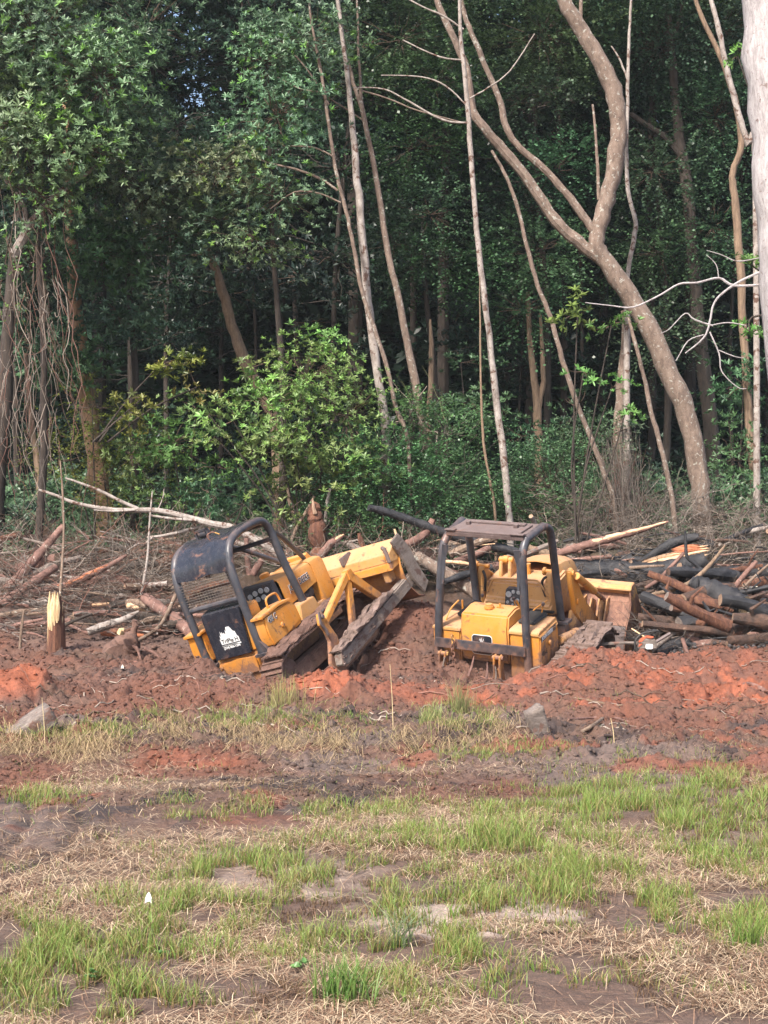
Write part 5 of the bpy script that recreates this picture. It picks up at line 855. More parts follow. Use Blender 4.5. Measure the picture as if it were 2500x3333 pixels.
V, Qd, C_ = polytube(tw, 5); e = empty('hanging_vines', (at(80, 1750, 24.5))); tag(e, 'tangle of bare brown vines hanging down at the left edge', 'vines'); o = link('vine_stems', quads('vine_stems', V, Qd, C_, True), M['twig'], e); o.location = -e.location
put_crown(e, [(90, 860, 90, 60, 24.4, .3), (130, 640, 80, 60, 24.4, .3), (60, 1010, 50, 60, 24.3, .2)], 'fresh', dens=45, per=4, spread=.14, ln=.05, nl=4, name='vine_leaves', holes=False)

shrub('tall_shrub', 'loose light green shrub spreading between the stout left trunk and the bright bush', 'bush', [(560, 1450, 150, 110, 26, .7), (640, 1330, 110, 70, 26, .5), (430, 1480, 90, 90, 26, .5), (560, 1640, 130, 70, 26, .5), (700, 1520, 130, 60, 25.6, .5), (800, 1640, 110, 50, 25.4, .4)], 'bright', dens=17, per=7, spread=.22, ln=.09)
shrub('tall_shrub', 'leafy shrub layer behind the slim pale tree, above the loader', 'bush', [(1560, 1330, 150, 80, 28, .7), (1700, 1420, 110, 90, 28.5, .7), (1500, 1180, 110, 60, 28.5, .6), (1880, 1330, 80, 80, 28.5, .5)], 'mid', dens=13, per=8, spread=.24, ln=.10)
# ---------------- felled logs and debris, each a thing ----------------
def log(name, label, cat, path, Y0, Y1, bark, end='wood', n=14, stubs=(), strip=None, jit=.05, rough=.0, group=None):
    mb = MB(); m = len(path); pts, rr = [], []
    for i, (px, py, wp) in enumerate(path): Yi = Y0 + (Y1 - Y0) * i / (m - 1); pts.append(Vector(at(px, py, Yi))); rr.append(wp / 2 * Yi / F)
    k = 5; sp = smooth_path(pts, k); r2 = [rr[min(i // k, m - 1)] * (1 - (i % k) / k) + rr[min(i // k + 1, m - 1)] * ((i % k) / k) for i in range(len(sp))]; r2 = [q * rnd.uniform(.9, 1.1) for q in r2]
    f0 = len(mb.f); mb.tube(sp, r2, n, True, jit); mb.m[-1] = 1; mb.m[-2] = 1
    for (t_, dx, dz, ln, w_) in stubs:
        i = int(t_ * (len(sp) - 1)); a = sp[i]; s_ = sp[i].y / F; mb.tube([a, a + Vector((dx, -.2, dz)).normalized() * ln * s_ * .6 + Vector((.01, 0, .01)), a + Vector((dx, -.15, dz)).normalized() * ln * s_], [w_ * s_ / 2, w_ * s_ / 2.2, w_ * s_ / 3], 7, True, .06)
    c = sum((Vector(p) for p in mb.v), Vector()) / len(mb.v); zmin = min(p[2] for p in mb.v); o0 = Vector((c.x, c.y, zmin)); mb.v = [tuple(Vector(p) - o0) for p in mb.v]
    o = mb.build(name, [M[bark], M[end]], None, loc=o0); tag(o, label, cat, group)
    if strip:   # (t0, t1, width share, material): a split face let into the camera-ward side
        t0, t1, ws, mt = strip; i0, i1 = int(t0 * (len(sp) - 1)), max(int(t0 * (len(sp) - 1)) + 1, int(t1 * (len(sp) - 1))); q = sp[i0:i1 + 1]; L_ = len(q); mb = MB()
        mb.tube([p + Vector((0, -r2[i0 + j] * .45, r2[i0 + j] * .30)) - o0 for j, p in enumerate(q)], [max(.004, r2[i0 + j] * ws * (1 if 0 < j < L_ - 1 else .25) * rnd.uniform(.8, 1.15)) for j in range(L_)], 9, True, .12); mb.build('split_face', M[mt], o)
    return o
LG = [
 ('log', 'long grey brown log slanting up to the right over the heap at the left edge', 'log', [(15, 1925, 36), (80, 1860, 34), (140, 1790, 30), (206, 1713, 20)], 23.2, 24.2, 'bark_red', 'wood', .06, None),
 ('log', 'reddish log slanting below the long grey brown one at the left edge', 'log', [(-20, 1975, 34), (70, 1925, 34), (130, 1880, 30), (182, 1846, 26)], 22.7, 23.4, 'bark_red', 'wood', .08, None),
 ('log', 'short red log with a sawn pale end at the left heap', 'log', [(60, 1852, 40), (120, 1838, 42), (188, 1818, 40)], 24.2, 23.9, 'bark_red', 'wood', .05, None),
 ('log', 'dark log lying flat behind the left heap', 'log', [(-30, 1868, 34), (30, 1860, 36), (95, 1856, 34)], 24.6, 24.6, 'bark_dark', 'wood', .06, None),
 ('split_log', 'long splintered log with an orange split face pointing up at the stout left trunk', 'log', [(60, 1945, 26), (130, 1925, 30), (210, 1908, 30), (300, 1868, 26), (360, 1838, 18), (412, 1808, 8)], 22.9, 23.6, 'bark_red', 'wood', .12, (.35, .8, .55, 'orange_wood')),
 ('birch_log', 'short white barked log with a broken end left of the black canopy', 'log', [(412, 1912, 18), (470, 1906, 20), (546, 1900, 18)], 23.0, 22.9, 'bark_pale', 'wood', .06, None),
 ('log', 'thick brown log running down into the mud beside the canopy mesh', 'log', [(472, 1945, 36), (520, 1980, 38), (580, 2025, 40), (650, 2085, 40)], 22.4, 21.5, 'bark_red', 'wood', .07, (.05, .5, .35, 'wood')),
 ('split_log', 'half log with its flat pale split side up above the white barked branch', 'log', [(415, 1972, 22), (470, 1978, 24), (530, 1984, 22)], 22.5, 22.4, 'wood', 'wood', .08, None),
 ('birch_log', 'white barked branch tapering up to the right in front of the left heap', 'log', [(285, 2058, 26), (340, 2038, 28), (400, 2018, 24), (452, 1990, 8)], 21.5, 21.7, 'bark_pale', 'wood', .06, None),
 ('wood_scrap', 'pale sliver of split wood lying behind the splintered stump', 'wood scrap', [(300, 1970, 9), (356, 1966, 10)], 22.6, 22.6, 'wood', 'wood', .1, None),
 ('log', 'red peeled log lying flat under the white barked branch', 'log', [(330, 2062, 16), (400, 2064, 18), (470, 2068, 14)], 21.7, 21.6, 'orange_wood', 'wood', .1, None),
 ('log', 'dark log behind the half log at the left', 'log', [(320, 1998, 22), (430, 2004, 26), (540, 2008, 24)], 22.4, 22.3, 'bark_dark', 'wood', .1, None),
 ('log', 'reddish log flat across the back of the left heap', 'log', [(260, 1895, 20), (360, 1890, 22), (450, 1898, 18)], 24.0, 24.0, 'bark_red', 'wood', .1, None),
 ('upright_stick', 'bare upright stick left of the splintered stump', 'stick', [(65, 2112, 10), (70, 2050, 10), (78, 1990, 7)], 20.3, 20.3, 'bark', 'wood', .05, None),
 ('bare_sapling', 'tall thin bare stem rising above the splintered stump', 'stem', [(196, 1935, 9), (203, 1830, 9), (208, 1720, 7), (204, 1600, 6), (196, 1500, 4)], 22.2, 22.6, 'bark', 'wood', .05, None),
 ('bare_sapling', 'thin pale lichened stem left of the canopy', 'stem', [(458, 1950, 9), (470, 1880, 9), (481, 1806, 8), (488, 1690, 6), (496, 1600, 4)], 22.8, 23, 'bark_pale', 'wood', .05, None),
 ('root', 'curved root reaching from the stump to the thick brown log', 'root', [(448, 2085, 12), (500, 2055, 13), (535, 2016, 12), (572, 1935, 14)], 21.2, 22, 'bark', 'wood', .06, None),
 ('stub', 'pinkish upright stub seen through the canopy frame', 'stub', [(812, 1872, 18), (806, 1820, 19), (802, 1752, 18)], 23.8, 23.8, 'bark_red', 'wood', .05, None),
 ('stub', 'short leaning stub beside the pinkish one through the canopy frame', 'stub', [(822, 1872, 22), (842, 1838, 24), (855, 1822, 22)], 23.6, 23.6, 'bark_red', 'bark_red', .05, None),
 ('pole', 'slanting thin pole with a charred tip left of the rotten snag', 'pole', [(925, 1830, 12), (960, 1732, 12), (1000, 1660, 11), (1024, 1615, 9)], 24.5, 24.5, 'bark', 'char', .04, None),
 ('stub', 'pale speckled upright stub right of the rotten snag', 'stub', [(1060, 1775, 11), (1060, 1690, 11), (1064, 1640, 11), (1075, 1590, 9)], 24.6, 24.6, 'bark_pale', 'wood', .05, None),
 ('log', 'short red log with a torn pale tip leaning beside the rotten snag', 'log', [(1040, 1815, 26), (1075, 1772, 28), (1098, 1756, 22), (1120, 1740, 6)], 24.0, 24, 'bark_red', 'wood', .08, (.55, 1, .6, 'wood')),
 ('stub', 'dark red stub standing just behind the blade top', 'stub', [(1186, 1810, 22), (1178, 1770, 20), (1168, 1735, 12)], 24.1, 24.1, 'bark_rot', 'wood', .07, None),
 ('log', 'grey torn log behind the blade left of the dark red stub', 'log', [(1125, 1768, 14), (1160, 1785, 22), (1215, 1815, 28)], 24.3, 23.9, 'wood_gray', 'wood', .1, None),
 ('charred_pole', 'long black charred pole angled across behind the loader roof', 'log', [(1200, 1652, 22), (1262, 1668, 26), (1352, 1699, 30), (1460, 1738, 32), (1560, 1768, 32), (1700, 1800, 30)], 23.6, 24.2, 'char', 'char', .05, None),
 ('log', 'forked red log under the black charred pole', 'log', [(1305, 1776, 24), (1345, 1762, 28), (1385, 1735, 28), (1410, 1690, 20)], 23.9, 23.9, 'bark_red', 'wood', .08, None),
 ('stick', 'thin pale stick standing up right of the blade end bracket', 'stick', [(1308, 1800, 9), (1296, 1760, 8), (1284, 1722, 7)], 23.6, 23.6, 'wood', 'wood', .04, None),
 ('log', 'red brown log lying behind the blade under the forked one', 'log', [(1250, 1800, 26), (1320, 1800, 30), (1420, 1812, 34)], 24.3, 24.2, 'bark_red', 'wood', .08, None),
 ('log', 'speckled log sloping down between the two machines', 'log', [(1355, 1808, 36), (1420, 1850, 42), (1500, 1895, 44), (1560, 1940, 40)], 23.4, 23, 'bark_lichen', 'wood', .06, None),
 ('charred_log', 'short black log seen through the left side of the loader frame', 'log', [(1446, 1895, 22), (1510, 1872, 24), (1600, 1846, 24)], 22.8, 23.2, 'char', 'char', .06, None),
 ('wood_scrap', 'pink split wood strip between the loader frame posts', 'wood scrap', [(1448, 1828, 12), (1500, 1832, 14), (1540, 1838, 10)], 23.3, 23.3, 'wood', 'wood', .1, None),
 ('log', 'red brown log leaning up behind the loader dash', 'log', [(1480, 1828, 22), (1540, 1808, 24), (1595, 1782, 22)], 23.9, 24, 'bark_red', 'wood', .07, None),
 ('log', 'tan log with a white torn end right of the loader frame', 'log', [(1720, 1785, 26), (1790, 1806, 28), (1850, 1824, 20), (1885, 1834, 8)], 24.4, 24.2, 'bark_tan', 'wood', .08, None),
 ('log', 'dark log lying below the tan one behind the loader', 'log', [(1560, 1850, 30), (1680, 1835, 36), (1800, 1850, 34)], 24.6, 24.5, 'bark_dark', 'wood', .08, None),
 ('pole_end', 'sawn pole end poking up just above the loader roof', 'log', [(1745, 1720, 16), (1736, 1695, 16), (1728, 1680, 15)], 24.9, 24.7, 'bark_pale', 'wood', .03, None),
 ('split_log', 'long red log with its pale split upper half rising to the right over grey brush', 'log', [(1815, 1803, 24), (1870, 1785, 28), (1930, 1768, 28), (2010, 1746, 26), (2090, 1724, 18), (2175, 1698, 7)], 23.8, 23.6, 'bark_red', 'wood', .08, (.36, 1.0, .62, 'wood')),
 ('charred_log', 'huge black log lying behind the bucket', 'log', [(1800, 1856, 76), (1900, 1860, 82), (1990, 1868, 86), (2090, 1872, 86), (2180, 1860, 78), (2260, 1838, 70), (2300, 1822, 52)], 24.0, 23.8, 'char', 'char', .05, None),
 ('charred_log', 'black slab of bark resting above the pale orange split face', 'log', [(2060, 1845, 14), (2120, 1808, 24), (2185, 1770, 34), (2240, 1754, 34), (2275, 1748, 24)], 24.5, 24.3, 'char', 'char', .08, None),
 ('wood_block', 'sawn pale block balanced at the top left corner of the bucket', 'wood block', [(1830, 1864, 28), (1850, 1862, 32), (1872, 1864, 28)], 23.4, 23.4, 'wood', 'wood', .1, None),
 ('charred_branch', 'thin black crooked branch standing up before the torn split log', 'branch', [(2282, 1853, 12), (2255, 1830, 11), (2236, 1812, 11), (2232, 1770, 10), (2230, 1728, 8)], 23.3, 23.3, 'char', 'char', .04, None),
 ('branch', 'straight brown branch leaning left below the crooked black one', 'branch', [(2226, 1800, 11), (2180, 1850, 13), (2140, 1890, 13), (2100, 1915, 12)], 23.2, 23, 'bark_red', 'wood', .05, None),
 ('branch', 'long crooked pale branch crossing the burnt pile from upper right to the bucket', 'branch', [(2360, 1775, 7), (2330, 1815, 11), (2290, 1860, 15), (2240, 1900, 16), (2180, 1922, 15), (2120, 1938, 15), (2070, 1965, 16)], 22.9, 22.4, 'bark_tan', 'wood', .07, None),
 ('charred_log', 'black log with ash white top running out of the right edge', 'log', [(2290, 1872, 40), (2380, 1864, 42), (2460, 1862, 42), (2560, 1866, 40)], 23.9, 23.8, 'char', 'char', .05, (.25, 1, .30, 'wood')),
 ('log', 'brown pole leaning right near the right edge', 'pole', [(2380, 1928, 18), (2410, 1888, 18), (2440, 1852, 17), (2462, 1828, 14)], 22.8, 22.9, 'bark_red', 'bark_red', .04, None),
 ('branch', 'thin brown branch just right of the leaning brown pole', 'branch', [(2420, 1912, 10), (2455, 1878, 9), (2500, 1840, 8), (2560, 1800, 6)], 22.8, 22.9, 'bark', 'wood', .05, None),
 ('charred_log', 'thick half burnt log with a shaggy torn yellow end at the right', 'log', [(2255, 1900, 50), (2290, 1912, 70), (2340, 1935, 80), (2390, 1958, 80), (2425, 1972, 66)], 22.7, 22.2, 'char', 'wood_yellow', .06, None),
 ('log', 'brown log above the shaggy yellow end running out right', 'log', [(2410, 1930, 30), (2470, 1940, 38), (2560, 1952, 38)], 23.1, 23, 'bark_red', 'wood', .08, None),
 ('wood_scrap', 'white chip of wood lying above the brown log at the right edge', 'wood scrap', [(2440, 1914, 12), (2475, 1916, 14)], 22.9, 22.9, 'white_wood', 'white_wood', .1, None),
 ('fungus_log', 'pale shelf fungus clump hanging under the shaggy yellow log end', 'fungus', [(2432, 2002, 26), (2458, 2012, 46), (2492, 2008, 40)], 22.2, 22.2, 'white_wood', 'white_wood', .22, None),
 ('upright_stick', 'reddish upright stick in the middle of the burnt pile', 'stick', [(2248, 2056, 11), (2253, 2000, 12), (2252, 1942, 10)], 22, 22.1, 'bark_red', 'bark_red', .04, None),
 ('log', 'brown flared root end with a grey sawn face inside the burnt pile', 'log', [(2150, 1992, 22), (2180, 1974, 34), (2214, 1962, 42)], 22.5, 22.2, 'bark_red', 'wood_gray', .06, None),
 ('charred_log', 'short black log right beside the bucket', 'log', [(2080, 2028, 14), (2130, 2026, 20), (2185, 2014, 16)], 22.1, 22, 'char', 'char', .08, None),
 ('charred_log', 'long burnt brown log lying low at the right front of the pile', 'log', [(2200, 2062, 40), (2260, 2064, 50), (2340, 2060, 50), (2420, 2046, 42), (2480, 2040, 30)], 21.5, 21.5, 'char_brown', 'char', .06, None),
 ('charred_log', 'black log sloping into the red bank beside the chainsaw', 'log', [(2130, 2128, 36), (2180, 2106, 46), (2235, 2090, 44)], 20.9, 21.2, 'char', 'char_brown', .06, None),
 ('pole', 'grey pole leaning across the black log beside the chainsaw', 'pole', [(2118, 2122, 14), (2165, 2080, 18), (2215, 2042, 18)], 20.8, 21.2, 'wood_gray', 'wood', .06, None),
 ('wood_scrap', 'bright white split wood at the lower right end of the pile', 'wood scrap', [(2432, 2086, 18), (2465, 2088, 26), (2540, 2082, 24)], 21.2, 21.2, 'white_wood', 'white_wood', .12, None),
 ('upright_stick', 'brown stick propped under the long burnt brown log', 'stick', [(2240, 2135, 13), (2228, 2100, 14), (2222, 2080, 13)], 20.8, 21, 'bark_red', 'wood', .04, None),
 ('log', 'grey lichened log at the back by the right edge', 'log', [(2290, 1790, 12), (2390, 1758, 18), (2450, 1728, 16), (2560, 1708, 14)], 25.5, 25.3, 'bark_pale', 'wood', .07, None),
 ('cut_log', 'small round sawn log end lying by the bucket foot', 'log', [(1996, 2118, 20), (2002, 2116, 20)], 20.9, 21.3, 'bark_tan', 'wood', .05, None),
 ('branch', 'thin pale stick lying at the bucket corner', 'stick', [(2056, 2046, 5), (2112, 2082, 5)], 21.2, 21, 'wood', 'wood', .03, None),
 ('log', 'burnt log deep in the pile behind the upright reddish stick', 'log', [(2100, 1960, 30), (2200, 1990, 36), (2330, 2010, 34)], 23, 22.6, 'char_brown', 'char', .08, None),
 ('log', 'burnt log at the back of the pile under the leaning brown pole', 'log', [(2330, 2015, 30), (2420, 2020, 36), (2540, 2030, 36)], 22.5, 22.4, 'char_brown', 'char', .08, None),
]
M['orange_wood'] = mat_mix('orange_peeled_wood', [(.30, .085, .035), (.42, .15, .07), (.36, .17, .11)], 6, .85, .6, .01, (1, 4, 4))
M['white_wood'] = mat_mix('pale_dry_wood', [(.50, .43, .34), (.68, .62, .52), (.76, .72, .64)], 7, .8, .7, .012, (1, 4, 4))
M['char_brown'] = mat_mix('half_burnt_bark', [(.015, .013, .013), (.07, .04, .03), (.15, .085, .06)], 6, .85, 1.0, .03, spots=((.30, .20, .14), 12, .66))
LG = [tuple(r_[:7]) + (('wood_end' if r_[7] == 'wood' else r_[7]),) + tuple(r_[8:]) for r_ in LG]
for r_ in LG: log(r_[0], r_[1], r_[2], r_[3], r_[4], r_[5], r_[6], r_[7], jit=r_[8], strip=r_[9])
# fallen pale tree behind the dozer
def multi(name, label, cat, paths, Yd, bark, n=9, part='branch'):
    p0 = at(paths[0][0][0], paths[0][0][1], Yd); e = empty(name, tuple(p0)); tag(e, label, cat)
    for i, pth in enumerate(paths):
        mb = MB(); limb_mb(mb, pth, Yd + (.0 if i == 0 else rnd.uniform(-.1, .1)), .01, n); mb.v = [tuple(Vector(p) - e.location) for p in mb.v]; mb.build('trunk' if i == 0 else part, M[bark], e)
    return e
multi('fallen_tree', 'pale fallen tree slanting down to the right behind the black canopy', 'fallen tree', [[(930, 1830, 30), (870, 1780, 30), (760, 1722, 27), (690, 1706, 24), (624, 1689, 22), (515, 1662, 18), (380, 1660, 15), (255, 1640, 12), (180, 1612, 10), (125, 1594, 8)],
  [(450, 1656, 13), (390, 1630, 11), (325, 1597, 10), (260, 1572, 8), (212, 1556, 6)], [(440, 1660, 7), (370, 1664, 6), (305, 1660, 5)], [(640, 1694, 10), (560, 1688, 9), (490, 1678, 7)], [(660, 1712, 12), (600, 1728, 11), (540, 1742, 10), (480, 1750, 8)], [(515, 1660, 5), (530, 1620, 4), (534, 1592, 3)], [(420, 1790, 5), (450, 1770, 8), (470, 1772, 9), (500, 1745, 9)], [(730, 1760, 12), (800, 1775, 16), (900, 1835, 18)]], 24.2, 'bark_pale')
# rotten snag
e = empty('rotten_snag', tuple(at(1035, 1840, 24.2))); tag(e, 'rotten red brown snag with a pale splinter on top between the machines', 'snag'); mb = MB(); limb_mb(mb, [(1038, 1840, 60), (1035, 1760, 56), (1030, 1700, 52), (1028, 1660, 40), (1022, 1640, 20)], 24.2, .02, 18)
mb.v = [tuple(Vector(p) * 1 + Vector((rnd.uniform(-.012, .012), rnd.uniform(-.012, .012), 0)) - e.location) for p in mb.v]; mb.build('trunk', M['bark_rot'], e)
mb = MB(); q = at(1021, 1650, 24.05); mb.tube([tuple(at(1026, 1672, 24.07)), tuple(q), tuple(at(1018, 1622, 24.1))], [.035, .03, .006], 6, True, .15); mb.v = [tuple(Vector(p) - e.location) for p in mb.v]; mb.build('splinter', M['wood_end'], e)
# splintered stump at the left
def stump(name, label, px, y0, y1, wp, Yd, seed):
    base = Vector(at(px, y0, Yd)); s = Yd / F; e = empty(name, tuple(base)); tag(e, label, 'stump'); r0 = wp / 2 * s; H_ = (y0 - y1) * s; mb = MB(); n = 26; rows = []
    r_ = random.Random(seed); top = [H_ * (.62 + .38 * r_.random() ** 1.3) for _ in range(n)]; vs = []; fs = []
    for k in range(n):
        a = 2 * math.pi * k / n; q = r0 * (1 + .10 * math.sin(3 * a) + r_.uniform(-.05, .05))
        for t_ in (-.25, 0, .25, .5, .75, 1.0): vs.append((math.cos(a) * q * (1.15 - .22 * max(t_, 0)), math.sin(a) * q * (1.15 - .22 * max(t_, 0)), t_ * top[k] if t_ > 0 else t_ * .6))
    for k in range(n):
        for j in range(5): fs.append((k * 6 + j, ((k + 1) % n) * 6 + j, ((k + 1) % n) * 6 + j + 1, k * 6 + j + 1))
    mb.add(vs, fs); mb.build('bark', M['bark_rot'], e)
    mb = MB()
    for _ in range(44): a = r_.uniform(0, 6.28); q = r0 * .8 * math.sqrt(r_.random()); x, y = q * math.cos(a), q * math.sin(a) ; h = H_ * r_.uniform(.55, .98); w_ = r_.uniform(.008, .028); mb.tube([(x, y, 0), (x, y, h * .8), (x + r_.uniform(-.02, .02), y, h)], [w_, w_, .002], 5, True, .2)
    for k in range(9): x = r0 * (-.7 + 1.2 * k / 8 + r_.uniform(-.04, .04)); y = -r0 * .95 * math.sqrt(max(.05, 1 - (x / r0) ** 2)); z0 = H_ * r_.uniform(.38, .55); mb.tube([(x, y * 1.12, z0), (x, y * 1.1, H_ * .75), (x + r_.uniform(-.02, .02), y * .9, H_ * r_.uniform(.85, 1.02))], [.012, .030, .004], 6, True, .2)
    mb.build('splinters', M['wood_yellow'], e); return e
stump('splintered_stump', 'snapped stump with bright yellow splintered wood at the left', 182, 2130, 1925, 54, 20.6, 4)
# torn root stump
e = empty('root_stump', tuple(at(412, 2140, 20.6))); tag(e, 'mud caked root stump with a raised stub left of the tilted dozer', 'stump'); mb = MB(); limb_mb(mb, [(385, 2165, 130), (398, 2125, 104), (415, 2092, 72), (432, 2060, 26), (440, 2018, 17)], 20.6, .03, 16); mb.v = [tuple(Vector(p) - e.location) for p in mb.v]; mb.build('trunk', M['redmud'], e)
for pth in [[(435, 2100, 14), (450, 2120, 10), (458, 2150, 6)], [(470, 2110, 12), (500, 2125, 9), (530, 2150, 6)]]: mb = MB(); limb_mb(mb, pth, 20.4, .01, 7); mb.v = [tuple(Vector(p) - e.location) for p in mb.v]; mb.build('root', M['bark_red'], e)
mb = MB(); q = Vector(at(392, 2062, 20.3)) - e.location; mb.tube([tuple(q), tuple(q + Vector((.02, -.02, .05))), tuple(q + Vector((.05, 0, .07)))], [.05, .04, .01], 8, True, .2); mb.build('torn_wood', M['wood_yellow'], e)
# bare twig bundle leaning on the speckled trunk
tw = []
for i in range(150):
    a = at(rng.normal(2045, 32), rng.uniform(1690, 1800), 26 + rng.uniform(-.2, .2)); b = at(rng.normal(2005, 50) , rng.uniform(1390, 1640), 26.2 + rng.uniform(-.3, .3)); p = wander(a, b, 8, .03); tw.append((p, .006, .002, np.array(TW[['grey', 'grey', 'pale', 'red'][i % 4]]) * rng.uniform(.6, 1.2)))
    for _ in range(3): k = rng.integers(2, 7); q = p[k]; tw.append((wander(q, q + np.array([rng.uniform(-.12, .12), rng.uniform(-.08, .08), rng.uniform(.15, .4)]), 4, .06), .003, .0012, np.array(TW['grey']) * rng.uniform(.6, 1.2)))
V, Qd, C_ = polytube(tw, 4); e = empty('bare_shrub', tuple(at(2040, 1790, 26))); tag(e, 'upright bundle of bare grey twigs against the speckled grey trunk', 'bare shrub'); o = tag(link('twigs', quads('twigs', V, Qd, C_, True), M['twig'], e), kind='stuff'); o.location = -e.location
# brush: tangled twigs, uncountable
def brush(name, label, regs):
    tw = []
    for (x0, x1, y0, y1, Ya, Yb, n, L, cols, up) in regs:
        for i in range(n):
            px = rng.uniform(x0, x1); t = rng.random(); py = y1 + (y0 - y1) * t; Yd = Ya + (Yb - Ya) * t + rng.uniform(-.3, .3); a = at(px, py, Yd); zg = float(gz(a[0], a[1], False)); a[2] = max(a[2], zg + .02)
            d = unit(np.array([rng.normal(), rng.normal() * .5, abs(rng.normal()) * up])); l = L * rng.uniform(.3, 1.2); c = np.array(TW[cols[i % len(cols)]]) * rng.uniform(.6, 1.4); r0 = rng.choice([.003, .005, .008, .014], p=[.4, .35, .18, .07])
            p = wander(a, a + d * l, 8, .10, rng.uniform(-.05, .12) * l); tw.append((p, r0, r0 * .3, c))
            for _ in range(2):
                k = rng.integers(1, 7); q = p[k]; dd = unit(d + rng.normal(0, .7, 3)); tw.append((wander(q, q + dd * l * rng.uniform(.15, .4), 5, .1), r0 * .5, .0012, c))
    V, Qd, C_ = polytube(tw, 4); return tag(link(name, quads(name, V, Qd, C_, True), M['twig']), label, 'brush', kind='stuff')
brush('brush_left', 'tangled bare branches and twigs over the left debris heap', [(-100, 640, 1740, 1960, 22.6, 25.4, 850, 1.0, ['red', 'brown', 'grey', 'pale'], .5), (0, 620, 1900, 2060, 21.4, 23.2, 420, .6, ['red', 'brown', 'grey', 'dark'], .2), (560, 960, 1740, 1850, 23.5, 25, 260, .8, ['red', 'pale', 'grey'], .5)])
brush('brush_middle', 'tangled sticks and twigs behind the raised blade', [(940, 1480, 1700, 1860, 23.2, 25.3, 420, .7, ['grey', 'pale', 'brown', 'red'], .8), (1080, 1460, 1380, 1700, 25, 25.6, 90, 1.3, ['pale', 'green', 'grey'], 1.6)])
brush('brush_grey', 'heap of dry grey brush behind the burnt logs', [(1780, 2300, 1620, 1830, 24.9, 26.3, 800, .8, ['grey', 'pale', 'grey', 'brown'], .6), (2250, 2600, 1660, 1850, 24.6, 26.5, 500, .8, ['grey', 'pale', 'brown'], .5)])
brush('brush_burnt', 'dark burnt twigs tangled through the log pile at the right', [(2050, 2600, 1840, 2110, 21.0, 24.6, 1300, .6, ['dark', 'brown', 'black', 'grey'], .3), (1380, 2100, 1820, 1900, 23, 24.6, 200, .6, ['dark', 'brown', 'grey'], .3)])
# dark ash and soil under the burnt pile
n = 3500; y = rng.uniform(20.8, 25, n); x = rng.uniform(4.1, 7.4, n); x = x * y / 23; s = rng.uniform(.012, .045, n); clods('charred_rubble', np.stack([x, y, gz(x, y) + s * .4], -1), s, np.array([[.03, .026, .026]]) * rng.uniform(.5, 3.2, (n, 1)), 'charred rubble and ash under the burnt log pile')
# roots and sticks strewn on the red bank
tw = []
n = 520; yy = rng.uniform(13.2, 21, n); xx = rng.uniform(-1, 1, n) * yy * .27
for i in range(n):
    a = np.array([xx[i], yy[i], 0]); th = rng.normal(0, .5); l = rng.uniform(.12, .7) * (1 if xx[i] > 0 else .7); b = a + np.array([math.cos(th), math.sin(th), 0]) * l; p = wander(a, b, 8, .08); p[:, 2] = gz(p[:, 0], p[:, 1]) + .008 + np.abs(rng.normal(0, .008)); r0 = rng.choice([.004, .006, .011]); tw.append((p, r0, r0 * .4, np.array(TW[['red', 'brown', 'pale', 'red'][i % 4]]) * rng.uniform(.8, 1.7)))
V, Qd, C_ = polytube(tw, 5); tag(link('torn_roots', quads('torn_roots', V, Qd, C_, True), M['twig']), 'torn roots and thin sticks strewn over the churned mud', 'roots', kind='stuff')
for (lab, pth, bk) in [('forked root lying on the red bank near its right foot', [(1850, 2345, 8), (1940, 2340, 9), (2000, 2340, 9), (2050, 2355, 9), (2110, 2352, 7)], 'bark_red'), ('curved root across the upper red bank at the right', [(2500, 2260, 16), (2450, 2232, 13), (2420, 2230, 8)], 'bark_red'), ('thin root along the foot of the bank left of the grey block', [(1440, 2345, 6), (1530, 2318, 7), (1600, 2316, 7), (1710, 2322, 6)], 'bark_red'), ('brown stick leaning at the foot of the red bank right of the grey block', [(1895, 2385, 12), (1930, 2365, 12), (1962, 2342, 9)], 'bark'), ('pale root curving down the red bank', [(1870, 2275, 6), (1950, 2290, 7), (2010, 2300, 6), (2100, 2290, 5)], 'bark_tan')]:
    Yd = 15.0; e_ = []
    for (px, py, w_) in pth:   # drop each point onto the soil along its sight line
        for Yt in np.arange(13, 19.5, .03):
            q = at(px, py, Yt)
            if q[2] <= gz(q[0], q[1]) + .0: break
        e_.append((q, w_ / 2 * Yt / F))
    mb = MB(); sp = smooth_path([Vector(q) + Vector((0, 0, .012)) for q, _ in e_], 4); mb.tube(sp, [e_[min(i // 4, len(e_) - 1)][1] for i in range(len(sp))], 8, True, .08); o0 = Vector(sp[0]); mb.v = [tuple(Vector(p) - o0) for p in mb.v]; tag(mb.build('root', M[bk], None, loc=o0), lab, 'root')
# upright sticks in front of the loader
for lab, px, y0, y1, dx in [('forked twig standing in the mud before the loader tank', 1525, 2200, 2135, 18), ('pinkish twig standing before the right rear lug of the loader', 1582, 2215, 2155, 4)]:
    mb = MB(); a, b = Vector(at(px, y0, 18.9)), Vector(at(px + dx, y1, 18.9)); mb.tube([a, a.lerp(b, .5) + Vector((.01, 0, 0)), b], [.02, .016, .006], 7, True, .05); mb.v = [tuple(Vector(p) - a) for p in mb.v]; tag(mb.build('twig', M['bark_red'], None, loc=a), lab, 'twig')
